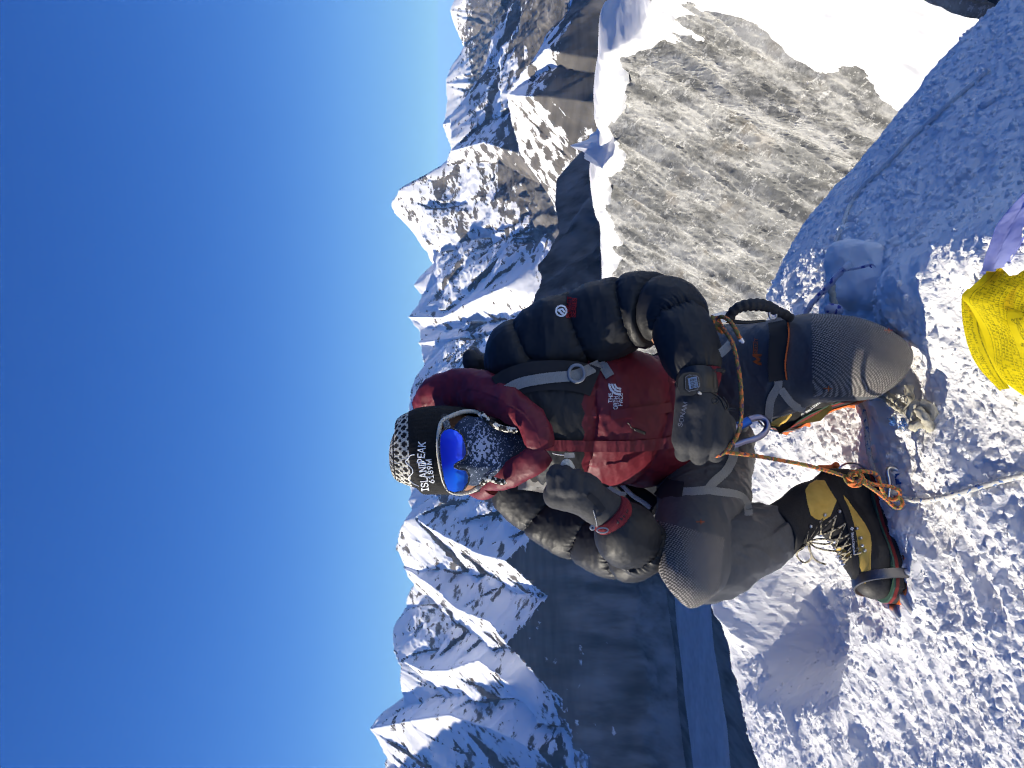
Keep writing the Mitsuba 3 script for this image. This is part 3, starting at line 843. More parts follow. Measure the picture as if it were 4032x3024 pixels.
# ---- trousers
THIGH_L = [(2760, 1500, 1.90, 175, 0.9), (2850, 1475, 1.85, 190, 0.85), (3021, 1456, 1.75, 188, 0.85), (3178, 1412, 1.67, 174, 0.9), (3300, 1411, 1.61, 168, 0.9), (3422, 1416, 1.57, 152, 0.95), (3500, 1408, 1.565, 112, 1.0), (3545, 1400, 1.57, 55, 1.0), (3558, 1398, 1.58, 12, 1.0)]
thigh_left = limb(THIGH_L, 260, 200, disp=both(wrinkles(0.010, 7.0, 31, (0.5, 1, 2.2), 0.0012), lambda U, TH, G, _: 0.012 * (ridged(np.stack([U * 13 + 1.6 * np.cos(TH) + 0.5 * np.sin(TH), TH * 0.3, 0 * U], -1), 3, 33) - 0.6) * sstep(0.62, 0.35, U)))
vx, vy, _ = px(thigh_left.vertices)
knee_l, rest_l = split(thigh_left, (vx > 3198 + 0.02 * (vy - 1400)) & (vy < 1562))
CALF_L = [(3480, 1420, 1.60, 120, 0.8), (3330, 1420, 1.76, 130, 0.8), (3180, 1450, 1.92, 120, 0.8), (3060, 1500, 2.03, 105, 0.8)]
calf_left = limb(CALF_L, 90, 100, disp=wrinkles(0.006, 8, 35))
THIGH_R = [(2790, 1720, 1.92, 175, 0.9), (2780, 1850, 1.84, 180, 0.85), (2768, 1960, 1.76, 180, 0.85), (2752, 2070, 1.66, 170, 0.88), (2738, 2170, 1.57, 152, 0.92), (2728, 2260, 1.51, 128, 1.0), (2722, 2325, 1.49, 92, 1.0), (2720, 2362, 1.49, 45, 1.0), (2720, 2374, 1.495, 10, 1.0)]
thigh_right = limb(THIGH_R, 220, 200, disp=both(wrinkles(0.010, 7.0, 41, (1, 1, 1.8), 0.0012), lambda U, TH, G, _: 0.012 * (ridged(np.stack([U * 13 + 1.2 * np.sin(TH), TH * 0.3, 0 * U], -1), 3, 43) - 0.6) * sstep(0.6, 0.35, U)))
vx, vy, _ = px(thigh_right.vertices)
knee_r, rest_r = split(thigh_right, (vy > 2078 + 0.25 * (vx - 2700)) & (vx < 2845 - 0.1 * (vy - 2200)))
CALF_R = [(2700, 2255, 1.60, 90, 1.0), (2760, 2245, 1.575, 128, 1.0), (2830, 2210, 1.59, 142, 1.0), (2900, 2172, 1.62, 136, 1.0), (2950, 2146, 1.655, 132, 1.0), (2990, 2122, 1.685, 130, 1.0), (3006, 2112, 1.70, 131, 1.0)]
calf_right = limb(CALF_R, 170, 160, disp=both(wrinkles(0.014, 6.0, 45, (1.2, 1, 0.8), 0.0012), lambda U, TH, G, _: 0.013 * (ridged(np.stack([U * 4 + TH * 1.1, TH * 0.6, 0 * U], -1), 3, 47) - 0.6)), caps=(True, False))
hips = limb([(2640, 1690, 1.86, 200, 0.65), (2740, 1660, 1.90, 235, 0.65), (2830, 1640, 1.92, 230, 0.7), (2900, 1640, 1.93, 170, 0.7)], 60, 120, disp=wrinkles(0.006, 8, 49))
add('person__trousers', trimesh.util.concatenate([rest_l, calf_left, rest_r, calf_right, hips]), 'trouser_cloth', smooth=True)
add('person__trousers__knee_patch', knee_l, 'knee_cloth', smooth=True)
add('person__trousers__knee_patch', knee_r, 'knee_cloth', smooth=True)

# ---- body (one continuous figure, almost wholly under its clothes): head, neck, trunk, arms, legs
def P1(x, y, d):
    return at(x, y, d)


def mm(x, y, d, r):
    return P1(x, y, d), r


face_c = at(1795, 1778, 1.705)
fl = unit(np.array([-0.38, -0.92, -0.06]))           # where the face looks
fr = unit(np.cross(fl, [0, 0, 1.0]))
fu = np.cross(fr, fl)


def head_pt(r, f, u):
    return face_c + 0.9 * (r * fr + f * fl + u * fu)


prims = [(head_pt(0, -0.02, 0.045), head_pt(0, 0.012, 0.03), 0.074, 0.068), (head_pt(0, 0.03, -0.03), head_pt(0, 0.055, -0.085), 0.058, 0.036), (head_pt(0.03, 0.045, -0.02), head_pt(-0.03, 0.045, -0.02), 0.046, 0.046),
         (head_pt(0, 0.082, 0.008), head_pt(0, 0.107, -0.03), 0.010, 0.014), (head_pt(-0.013, 0.094, -0.034), head_pt(0.013, 0.094, -0.034), 0.010, 0.010), (head_pt(0, 0.078, 0.035), head_pt(0, 0.085, 0.005), 0.012, 0.011),
         (head_pt(0.04, 0.064, 0.03), head_pt(-0.04, 0.064, 0.03), 0.012, 0.012), (head_pt(0.02, 0.085, -0.063), head_pt(-0.02, 0.085, -0.063), 0.009, 0.009), (head_pt(0.078, -0.012, 0.01), head_pt(0.08, -0.018, -0.02), 0.014, 0.010), (head_pt(-0.078, -0.012, 0.01), head_pt(-0.08, -0.018, -0.02), 0.014, 0.010),
         (head_pt(0, -0.01, -0.05), at(2110, 1680, 1.80), 0.056, 0.06),
         (at(2130, 1790, 1.85), at(2130, 1530, 1.84), 0.05, 0.05), (at(2120, 1670, 1.82), at(2700, 1660, 1.90), 0.11, 0.12), (at(2770, 1760, 1.92), at(2770, 1560, 1.92), 0.075, 0.075),
         (at(2100, 1440, 1.76), at(2580, 1225, 1.63), 0.05, 0.04), (at(2580, 1225, 1.63), at(2740, 1480, 1.48), 0.042, 0.03),
         (at(2090, 1860, 1.95), at(2480, 2165, 1.79), 0.04, 0.028), (at(2490, 2150, 1.66), at(2385, 1995, 1.50), 0.04, 0.028),
         (at(2790, 1520, 1.90), at(3460, 1410, 1.61), 0.07, 0.045), (at(3460, 1420, 1.63), at(3090, 1530, 2.00), 0.045, 0.04),
         (at(2780, 1800, 1.88), at(2730, 2270, 1.56), 0.07, 0.05), (at(2740, 2240, 1.59), at(3120, 2050, 1.76), 0.045, 0.04)]
body = capsules(prims, h=0.0052, k=0.02)
add('person__body', body, 'skin', smooth=True)

# ---- knit cap with ear flaps
CAP = [(1535, 1791, 1.70, 10, 1.0), (1541, 1791, 1.70, 54, 1.0), (1577, 1790, 1.70, 113, 1.0), (1619, 1780, 1.70, 148, 1.0), (1665, 1774, 1.70, 167, 1.02), (1745, 1772, 1.70, 171, 1.02), (1820, 1776, 1.70, 168, 1.0), (1900, 1782, 1.70, 150, 0.95)]
cap0 = limb(CAP, 150, 300, disp=lambda U, TH, G, _: 0.0026 * np.abs(np.sin(TH * 62)) * np.abs(np.sin(U * 230 + 3 * np.sin(TH * 62))) + 0.003 * (noise2(G, 30, 3, 51) - 0.5), caps=(True, False))
BRIM = [(1893, 1628), (1847, 1620), (1800, 1628), (1762, 1645), (1740, 1660), (1730, 1685), (1725, 1720), (1724, 1752), (1727, 1795), (1733, 1835), (1742, 1877), (1755, 1912), (1778, 1936), (1817, 1942), (1872, 1926), (1899, 1903)]
hole = Polygon(np.vstack([[(2000, 1640)], np.array(BRIM), [(2000, 1880)]]))
vx, vy, vd = px(cap0.vertices)
inside = shapely.contains_xy(hole, vx, vy) & (vd < 1.70)
_, cap = split(cap0, inside)
cap_c = at(1720, 1772, 1.70)
cap_top = at(1534, 1790, 1.70)[2]


def cap_color(p, n, uv):
    a = dr.atan2(p.x - float(cap_c[0]), -(p.y - float(cap_c[1])))
    h = float(cap_top) - p.z + 0.012 * (p.x - float(cap_c[0])) * 4
    cu, cv = a * 24.0, h * 330.0
    iu, iv = dr.floor(cu), dr.floor(cv)
    m = iu - 6 * dr.floor(iu / 6)
    tri = dr.abs(m - 2.5)
    k = iv - 6 * dr.floor(iv / 6)
    band = (h > 0.013) & (h < 0.046)
    star = dr.select((tri + dr.abs(k - 2.5) > 1.6) & (tri + dr.abs(k - 2.5) < 3.6), 1.0, 0.0)
    top = dr.select((h < 0.010) & (mikit.cell_rand(iu, iv) > 0.5), 1.0, 0.0)
    w = dr.maximum(dr.select(band, star, 0.0), top)
    yarn = F(p.x * 420, p.y * 420, p.z * 420, octaves=2)
    return mikit.mix(mikit.mix((0.010, 0.010, 0.010), (0.030, 0.029, 0.028), yarn), mikit.mix((0.38, 0.36, 0.30), (0.72, 0.70, 0.62), yarn), w)


principled('cap_knit', cap_color, 0.95, 0.15, sheen=0.8)
principled('braid_yarn', lambda p, n, uv: mikit.mix((0.02, 0.019, 0.018), (0.62, 0.59, 0.50), mikit.smoothstep(0.46, 0.54, F(p.x * 170, p.y * 170, p.z * 170, octaves=2))), 0.9, 0.2, sheen=0.6)
add('person__cap', cap, 'cap_knit', smooth=True)
cap_cloth = Cloth(cap0)
brim = spline([(x, y, 0) for x, y in BRIM], 260)[:, :2]
bd = smooth1(cap_cloth.depth(brim[:, 0], brim[:, 1]), 9) - 0.002
ph = np.arange(260)
trim = rod(at(brim[:, 0] + 2.2 * np.sin(ph * 1.3), brim[:, 1] + 2.2 * np.cos(ph * 1.3), bd), 0.0042 * (1 + 0.22 * np.sin(ph * 1.3)), 8)
add('person__cap__trim', trim, 'cream_yarn', smooth=True)
for side in ([(1893, 1628, 1.57), (1915, 1650, 1.565), (1945, 1672, 1.56), (1985, 1688, 1.56), (2030, 1694, 1.56)], [(1899, 1903, 1.60), (1925, 1885, 1.585), (1955, 1893, 1.58), (1985, 1898, 1.58)]):
    a = spline(side, 70)
    i = np.arange(70)
    strands = [rod(at(a[:, 0] + 5 * np.sin(i * 0.45 + k), a[:, 1] + 5 * np.cos(i * 0.45 + k), a[:, 2] - 0.003 * np.sin(i * 0.45 + k)), 0.0040, 7) for k in (0, 2.1, 4.2)]
    add('person__cap__braid', trimesh.util.concatenate(strands), 'braid_yarn', smooth=True)
letters = [lay(print_text('ISLAND', 29, True, 0.80), (1689, 1932), (-0.12, -1), (-1, 0.10), cap_cloth, 0.002), lay(print_text('PEAK', 29, True, 0.86), (1671, 1826), (0.06, -1), (-1, -0.06), cap_cloth, 0.002),
           lay(print_text('6189M', 21, True, 0.98), (1711, 1902), (-0.14, -1), (-1, 0.10), cap_cloth, 0.002)]
zig = spline([(1650, 1914, 0), (1610, 1885, 0), (1609, 1882, 0), (1620, 1868, 0), (1626, 1856, 0), (1597, 1819, 0), (1596, 1817, 0), (1606, 1808, 0), (1612, 1797, 0), (1632, 1790, 0)], 50)[:, :2]
letters.append(rod(at(zig[:, 0], zig[:, 1], cap_cloth.depth(zig[:, 0], zig[:, 1]) - 0.001), 0.0011, 6))
add('person__cap__lettering', trimesh.util.concatenate(letters), 'white_thread', label='white embroidered mountain line over the words ISLAND PEAK 6189M')

# ---- face scarf
GAIT = [(1838, 1775, 1.665, 130, 0.86), (1852, 1776, 1.66, 133, 0.88), (1890, 1778, 1.655, 132, 0.9), (1930, 1782, 1.655, 118, 0.92), (1970, 1782, 1.66, 104, 0.95), (2010, 1772, 1.67, 92, 0.95), (2060, 1760, 1.69, 84, 0.95), (2110, 1745, 1.71, 90, 0.9)]
gaiter = limb(GAIT, 110, 180, disp=lambda U, TH, G, _: 0.016 * np.exp(-((TH - 2 * math.pi * (TH > math.pi) + 0.42) / 0.26) ** 2) * sstep(0.62, 0.0, U) + 0.006 * (ridged(np.stack([U * 5 + 0.5 * np.cos(TH), TH * 0.9, 0 * U], -1), 3, 53) - 0.6)
              + 0.0035 * np.exp(-((U - 0.035) / 0.02) ** 2) + 0.01 * np.exp(-((TH - 2 * math.pi * (TH > math.pi) + 0.35) / 0.4) ** 2) * np.exp(-((U - 0.4) / 0.15) ** 2), caps=(False, False))


def scarf_color(p, n, uv):
    x, y, z = p.x * 1.0, p.y, p.z
    cx, cz = float(at(1905, 1775, 1.52)[0]), float(at(1905, 1775, 1.52)[2])
    d = dr.sqrt(dr.square((x - cx) / 0.040) + dr.square((z - cz) / 0.034))
    spl = mikit.smoothstep(0.52, 0.555, F(x * 210, y * 170, z * 210, octaves=4) + 0.24 * (1 - d) - 0.09)
    fl_ = mikit.smoothstep(0.665, 0.69, F(x * 330, y * 300, z * 330, octaves=3))
    f1, f2, _ = mikit.voronoi(x * 24 + 0.7 * F(x * 60, z * 60), z * 24 + 0.7 * F(z * 60, x * 60))
    crack = mikit.smoothstep(0.055, 0.03, f2 - f1) * mikit.smoothstep(0.5, 0.62, F(x * 26 + 5, y * 26, z * 26))
    w = dr.maximum(dr.maximum(spl, fl_ * 0.8), crack)
    return mikit.mix((0.020, 0.036, 0.070), (0.42, 0.47, 0.60), w * 0.95)


principled('scarf_cloth', scarf_color, 0.8, 0.25, sheen=0.4)
add('person__face_scarf', gaiter, 'scarf_cloth', smooth=True)

# ---- mirrored glasses
LENS = [(1733, 1735), (1737, 1712), (1748, 1697), (1772, 1689), (1800, 1698), (1819, 1716), (1831, 1750), (1835, 1785), (1826, 1806), (1803, 1817), (1787, 1829), (1787, 1840), (1805, 1848), (1834, 1852), (1844, 1872), (1841, 1899), (1822, 1929), (1788, 1937), (1763, 1928), (1751, 1896), (1741, 1838), (1734, 1780)]


def lens_depth(x, y):
    s = (np.asarray(y) - 1822) * 1.55 / FOC
    t = (np.asarray(x) - 1785) * 1.55 / FOC
    return 1.556 + 5.2 * s * s + 3.0 * t * t


lens_ring = np.array(Polygon(LENS).buffer(5).buffer(-10).buffer(7).exterior.segmentize(6).coords)[:-1]
scene['mirror_blue'] = {'type': 'twosided', 'bsdf': {'type': 'principled', 'metallic': 0.9, 'roughness': 0.04, 'specular': 0.8, 'clearcoat': 1.0,
                        'base_color': mikit.proc(lambda p, n, uv: mikit.mix((0.012, 0.04, 0.62), (0.015, 0.24, 0.85), mikit.smoothstep(0.3, 0.7, F(p.x * 14, p.y * 14, p.z * 10))))}}
add('person__glasses', plate(lens_ring, lens_depth, 0.0012, 7), 'mirror_blue', smooth=30)
principled('speckled_frame', lambda p, n, uv: mikit.mix((0.012, 0.012, 0.013), (0.5, 0.5, 0.52), mikit.smoothstep(0.66, 0.70, F(p.x * 480, p.y * 480, p.z * 480, octaves=2))), 0.35, 0.5)
lr = rod(at(lens_ring[:, 0], lens_ring[:, 1], lens_depth(lens_ring[:, 0], lens_ring[:, 1]) + 0.001), 0.0028, 8, closed=True)
temple = band([(1765, 1690), (1758, 1668), (1752, 1650), (1748, 1630)], Cloth(trimesh.util.concatenate([body, plate([(1730, 1700), (1800, 1700), (1800, 1600), (1730, 1600)], lambda x, y: 1.60 + 0.0009 * (1690 - y), 0.001)])), 26, thick=0.003, lift=0.002, n=30)
add('person__glasses__frame', lr, 'speckled_frame', smooth=True)
add('person__glasses__temple', temple, 'speckled_frame', smooth=30)

# ---- hood lying open round the neck
HOOD_R = [(1650, 1612, 1.86, 42, 0.8), (1690, 1585, 1.84, 62, 0.75), (1755, 1552, 1.80, 86, 0.7), (1850, 1538, 1.74, 84, 0.66), (1935, 1558, 1.67, 78, 0.66), (2005, 1592, 1.62, 66, 0.7), (2062, 1630, 1.59, 58, 0.72), (2102, 1680, 1.57, 58, 0.7), (2124, 1735, 1.565, 56, 0.66), (2135, 1770, 1.565, 44, 0.6)]
HOOD_L = [(2142, 1778, 1.565, 40, 0.6), (2105, 1812, 1.565, 50, 0.6), (2065, 1842, 1.58, 52, 0.62), (2010, 1870, 1.60, 48, 0.62), (1960, 1896, 1.63, 34, 0.7), (1915, 1905, 1.66, 20, 0.8)]
hood_r = limb(HOOD_R, 190, 130, disp=both(wrinkles(0.014, 9, 61, (1, 1, 0.8), 0.001), fine_wrinkle, lambda U, TH, G, _: 0.010 * (ridged(np.stack([U * 6, TH * 0.5 + U * 3, 0 * U], -1), 3, 62) - 0.6)))
hood_l = limb(HOOD_L, 110, 110, disp=both(wrinkles(0.012, 10, 63, (1, 1, 0.8), 0.001), fine_wrinkle))
back_roll = limb([(1700, 1600, 1.88, 70, 0.7), (1800, 1640, 1.93, 110, 0.6), (1850, 1760, 1.95, 120, 0.6), (1880, 1870, 1.88, 80, 0.7), (1930, 1905, 1.76, 40, 0.8)], 60, 80, disp=wrinkles(0.01, 9, 65))
add('person__hood', trimesh.util.concatenate([hood_r, hood_l, back_roll]), 'red_nylon', smooth=True)

# ---- fastenings and lettering of the jacket
front = Cloth(torso)
placket = band([(2120, 1750), (2180, 1754), (2300, 1757), (2450, 1758), (2600, 1748), (2665, 1738)], front, 44, thick=0.005, lift=0.002, n=160, even=9)
placket.vertices += unit(FWD) * (-0.005 * (ridged(placket.vertices * np.array([14, 14, 60]), 3, 66) - 0.6))[:, None]
add('person__jacket__zip_flap', placket, 'red_nylon', smooth=40)
add('person__jacket__pocket_flap', band([(2405, 1634), (2480, 1625), (2560, 1615), (2645, 1603)], front, 38, thick=0.006, lift=0.002, n=60, even=15), 'red_nylon', smooth=40)
zp = spline([(2470, 1664, 0), (2480, 1672, 0), (2484, 1680, 0), (2500, 1690, 0), (2540, 1706, 0)], 40)
zd = smooth1(front.depth(zp[:, 0], zp[:, 1]), 9)
add('person__jacket__zip_pull', rod(at(zp[:, 0], zp[:, 1], zd - 0.004), np.where(np.arange(40) > 18, 0.0032, 0.0014), 8), 'black_plastic', smooth=True)
add('person__jacket__toggle', band([(2222, 1792), (2242, 1793), (2262, 1792)], front, 20, thick=0.006, lift=0.008, n=20), 'grey_plastic', smooth=30)
add('person__jacket__toggle', rod(at([2175, 2195, 2225], [1785, 1790, 1792], front.depth(np.array([2175., 2195, 2225]), np.array([1785., 1790, 1792])) - 0.008), 0.0011, 6), 'white_thread', smooth=True)
chest = Cloth(torso)
dome = []
for r0, r1 in ((15, 22), (25, 33), (36, 45)):
    a = np.linspace(0, math.pi / 2, 16)
    ring = np.vstack([np.stack([-r1 * np.cos(a), r1 * np.sin(a)], -1), np.stack([-r0 * np.cos(a), r0 * np.sin(a)], -1)[::-1]])
    leg = np.array([(-r1, 0), (-r0, 0), (-r0, -6), (-r1, -6)])
    dome.append(flat_shape(Polygon(ring).union(Polygon(leg).buffer(0.3))))
marks = [lay(trimesh.util.concatenate(dome), (2440, 1512), (0.03, -1), (-1, -0.03), chest, 0.0022),
         lay(print_text('THE', 16, True, 0.92), (2412, 1586), (0.03, -1), (-1, 0), chest, 0.0022, 5), lay(print_text('NORTH', 16, True, 0.88), (2431, 1626), (0.03, -1), (-1, 0), chest, 0.0022, 5), lay(print_text('FACE', 16, True, 0.92), (2451, 1598), (0.03, -1), (-1, 0), chest, 0.0022, 5)]
add('person__jacket__lettering', trimesh.util.concatenate(marks), 'white_thread', label='white embroidered words and quarter dome on the red chest')
arm = Cloth(left_sleeve)
badge = Polygon([(24 * math.cos(a), 24 * math.sin(a)) for a in np.linspace(0, 2 * math.pi, 40)]).difference(Polygon([(17 * math.cos(a), 17 * math.sin(a)) for a in np.linspace(0, 2 * math.pi, 40)]))
badge = badge.union(LineString([(-14, -10), (2, 12), (8, -4), (-2, -12)]).buffer(4))
add('person__sleeve__badge', lay(flat_shape(badge), (2210, 1224), (0.05, -1), (-1, -0.05), arm, 0.002, 6), 'white_thread', label='white round badge on the upper sleeve')
add('person__sleeve__badge', trimesh.util.concatenate([lay(print_text('SUMMIT', 17, True, 0.86), (2246, 1252), (0.06, -1), (-1, -0.06), arm, 0.002, 5), lay(print_text('SERIES', 17, True, 0.95), (2266, 1250), (0.06, -1), (-1, -0.06), arm, 0.002, 5)]), 'red_thread', label='red words SUMMIT SERIES on the upper sleeve')

# ---- gloves, watch and cuffs
def fingers(knuckles, chain, radii):
    out = []
    for i, kn in enumerate(knuckles):
        c = [at(*kn)] + [at(*q) for q in chain[i]]
        for a, b, r, q in zip(c[:-1], c[1:], radii[i][:-1], radii[i][1:]):
            out.append((a, b, r, q))
    return out


KN = [(2692, 1742, 1.442), (2752, 1752, 1.436), (2812, 1745, 1.440), (2858, 1722, 1.452)]
glove_l = [(at(2738, 1540, 1.462), at(2745, 1600, 1.455), 0.037, 0.040), (at(2712, 1600, 1.450), at(2700, 1730, 1.447), 0.026, 0.026), (at(2752, 1600, 1.447), at(2752, 1745, 1.442), 0.030, 0.027), (at(2800, 1610, 1.450), at(2812, 1735, 1.446), 0.028, 0.026),
           (at(2815, 1620, 1.456), at(2852, 1715, 1.456), 0.024, 0.021), (at(2740, 1600, 1.475), at(2780, 1720, 1.475), 0.03, 0.03)]
glove_l += fingers(KN, [[(2690, 1783, 1.458), (2692, 1778, 1.487), (2704, 1745, 1.500), (2708, 1712, 1.498)], [(2753, 1797, 1.452), (2756, 1794, 1.485), (2762, 1757, 1.502), (2764, 1720, 1.500)],
                        [(2814, 1788, 1.456), (2816, 1784, 1.487), (2812, 1748, 1.502), (2808, 1715, 1.499)], [(2862, 1757, 1.464), (2862, 1752, 1.488), (2854, 1722, 1.500), (2848, 1700, 1.497)]],
                   [(0.0165, 0.0152, 0.0145, 0.013, 0.012), (0.0172, 0.016, 0.015, 0.0135, 0.012), (0.0165, 0.0152, 0.0145, 0.013, 0.012), (0.0140, 0.0128, 0.012, 0.011, 0.010)])
glove_l += fingers([(2800, 1625, 1.470)], [[(2858, 1670, 1.476), (2872, 1722, 1.490), (2850, 1755, 1.512)]], [(0.021, 0.018, 0.0155, 0.012)])
GL = capsules(glove_l, h=0.0024, k=0.0045)
GL.vertices += GL.vertex_normals * (0.0022 * (ridged(GL.vertices * 26, 4, 201) - 0.62) + 0.0008 * (noise2(GL.vertices, 160, 2, 202) - 0.5))[:, None]
add('person__glove', GL, 'softshell', smooth=True)
gl = Cloth(GL)
add('person__glove__lettering', lay(print_text('SONAM', 17, False, 1.15), (2685, 1682), (0.24, -1), (-1, -0.24), gl, 0.0008, 5), 'grey_plastic', label='grey word SONAM on the back of the glove')
a = np.linspace(0, 2 * math.pi, 25)[:-1]
ey = np.stack([2815 + 11 * np.cos(a), 1577 + 11 * np.sin(a)], -1)
add('person__glove__eyelet', rod(at(ey[:, 0], ey[:, 1], smooth1(gl.depth(ey[:, 0], ey[:, 1]), 5) - 0.001), 0.0014, 6, closed=True), 'black_plastic', smooth=True)
dc = spline([(2785, 1535, 0), (2815, 1552, 0), (2845, 1585, 0), (2862, 1612, 0), (2866, 1600, 0), (2858, 1578, 0), (2845, 1562, 0)], 60)
add('person__glove__cord', trimesh.util.concatenate([rod(at(dc[:, 0], dc[:, 1], smooth1(gl.depth(dc[:, 0], dc[:, 1]), 11) - 0.003), 0.0015, 6), rod(at([2862, 2880, 2900], [1610, 1609, 1611], [1.445, 1.444, 1.444]), 0.0012, 6)]), 'black_plastic', smooth=True)

glove_r = [(at(2398, 2018, 1.512), at(2345, 1985, 1.498), 0.039, 0.037), (at(2345, 1985, 1.498), at(2275, 1950, 1.487), 0.037, 0.034), (at(2300, 1960, 1.490), at(2195, 1948, 1.495), 0.034, 0.028), (at(2310, 1935, 1.487), at(2225, 1925, 1.497), 0.034, 0.032),
           (at(2215, 1925, 1.510), at(2300, 1915, 1.507), 0.030, 0.028)]
KR = [(2188, 1922, 1.478), (2224, 1922, 1.467), (2265, 1926, 1.463), (2302, 1932, 1.467)]
glove_r += fingers(KR, [[(2183, 1876, 1.480), (2190, 1858, 1.503), (2205, 1875, 1.524)], [(2222, 1878, 1.470), (2228, 1864, 1.498), (2235, 1882, 1.521)], [(2264, 1886, 1.468), (2270, 1876, 1.495), (2270, 1892, 1.517)], [(2305, 1902, 1.472), (2310, 1893, 1.494), (2305, 1906, 1.512)]],
                   [(0.0165, 0.0155, 0.0145, 0.012), (0.0172, 0.016, 0.015, 0.0125), (0.0168, 0.0156, 0.0145, 0.012), (0.0148, 0.0135, 0.0125, 0.011)])
glove_r += fingers([(2290, 1945, 1.512)], [[(2248, 1895, 1.535), (2238, 1852, 1.530), (2234, 1840, 1.526)]], [(0.020, 0.017, 0.0145, 0.013)])
GR = capsules(glove_r, h=0.0024, k=0.0045)
GR.vertices += GR.vertex_normals * (0.0022 * (ridged(GR.vertices * 26, 4, 203) - 0.62) + 0.0008 * (noise2(GR.vertices, 160, 2, 204) - 0.5))[:, None]
add('person__glove', GR, 'softshell', smooth=True)
add('person__glove_001__thumb_patch', capsules([(at(2237, 1848, 1.524), at(2232, 1832, 1.522), 0.0145, 0.0128)], h=0.0022, k=0.004), 'cream_yarn', smooth=True, label='pale thumb tip of the raised glove')
gr = Cloth(GR)
add('person__glove_001__strap', band([(2318, 1948), (2350, 1978), (2376, 2012)], gr, 26, thick=0.003, lift=0.001, n=30), 'webbing_black', smooth=30)
clip = spline([(2336, 2010, 0), (2345, 2040, 0), (2352, 2075, 0)], 30)
add('person__glove_001__cord', trimesh.util.concatenate([rod(at(clip[:, 0], clip[:, 1], smooth1(gr.depth(clip[:, 0], clip[:, 1]), 7) - 0.001), 0.0012, 6), rod(at(2372 + 22 * np.cos(a), 2088 + 10 * np.sin(a), 1.462 + 0 * a), 0.0016, 6, closed=True),
                                                    rod(at(2332 + 7 * np.cos(a), 2078 + 7 * np.sin(a), 1.462 + 0 * a), 0.0022, 6, closed=True)]), 'grey_plastic', smooth=True)

knit = lambda U, TH, G, _: 0.0022 * np.abs(np.sin(TH * 38)) + 0.001 * noise2(G, 90, 2, 57)
add('person__sleeve__cuff', limb([(2748, 1468, 1.475, 86, 1.0), (2750, 1492, 1.472, 80, 1.0), (2748, 1512, 1.470, 74, 1.0)], 40, 260, disp=knit), 'red_knit', smooth=True)
add('person__sleeve_001__cuff', limb([(2424, 2044, 1.510, 74, 1.0), (2406, 2026, 1.505, 84, 1.0), (2392, 2012, 1.502, 72, 1.0)], 40, 260, disp=knit), 'red_knit', smooth=True)

wrist = limb([(2744, 1470, 1.462, 70, 1.0), (2745, 1560, 1.455, 70, 1.0)], 10, 60)
strap = limb([(2743, 1474, 1.465, 76, 1.05), (2744, 1490, 1.462, 79, 1.05), (2745, 1530, 1.459, 79, 1.05), (2746, 1552, 1.458, 74, 1.05)], 50, 120, disp=lambda U, TH, G, _: 0.0009 * (np.sin(TH * 18) > 0.2) * (np.cos(TH) < 0.75))
add('person__watch', strap, 'black_plastic', smooth=35)
base = at(2718, 1511, 1.420)


def dial(r):
    # an upright plane across the wrist, tilted a little with it
    return lambda x, y: r + 0.00010 * (np.asarray(x) - 2718) + 0.00002 * (np.asarray(y) - 1511)


case = [(2689, 1470), (2719, 1464), (2750, 1468), (2766, 1492), (2770, 1522), (2758, 1545), (2722, 1558), (2682, 1557), (2669, 1530), (2671, 1492)]
add('person__watch__case', plate(case, dial(1.4215), 0.010, 9), 'black_plastic', smooth=30)
bez = [(2696, 1482), (2712, 1473), (2742, 1474), (2755, 1486), (2758, 1522), (2748, 1537), (2712, 1545), (2696, 1532)]
add('person__watch__bezel', plate(bez, dial(1.4105), 0.0014, 8), 'rubber', smooth=30)
inner = Polygon(bez).buffer(-3)
add('person__watch__bezel_line', plate(np.array(inner.exterior.coords)[:-1], dial(1.4094), 0.0005, 8), 'grey_plastic', smooth=30)
add('person__watch__face', plate(np.array(inner.buffer(-1.8).exterior.coords)[:-1], dial(1.4088), 0.0005, 8), 'rubber', smooth=30)
principled('lcd', (0.14, 0.24, 0.40), 0.25, 0.5)
add('person__watch__display', plate([(2708, 1490), (2742, 1482), (2750, 1524), (2715, 1533)], dial(1.4081), 0.0005, 8), 'lcd', smooth=30)
flat = Cloth(plate([(2660, 1450), (2790, 1450), (2790, 1570), (2660, 1570)], dial(1.4075), 0.0004, 20))
add('person__watch__digits', trimesh.util.concatenate([lay(print_text('8:06', 15, True, 0.75), (2716, 1493), (0.2, 1), (1, -0.2), flat, 0.0003, 6), lay(print_text('55', 11, True, 0.7), (2722, 1523), (0.2, 1), (1, -0.2), flat, 0.0003, 6),
                                                             lay(print_text('SU 12-05', 8, True, 0.62), (2733, 1491), (0.2, 1), (1, -0.2), flat, 0.0003, 6)]), 'rubber')
add('person__watch__button', capsules([(at(2752, 1546, 1.414), at(2758, 1550, 1.416), 0.003, 0.003)], h=0.001, k=0.001, pad=0.004), 'steel', smooth=True)

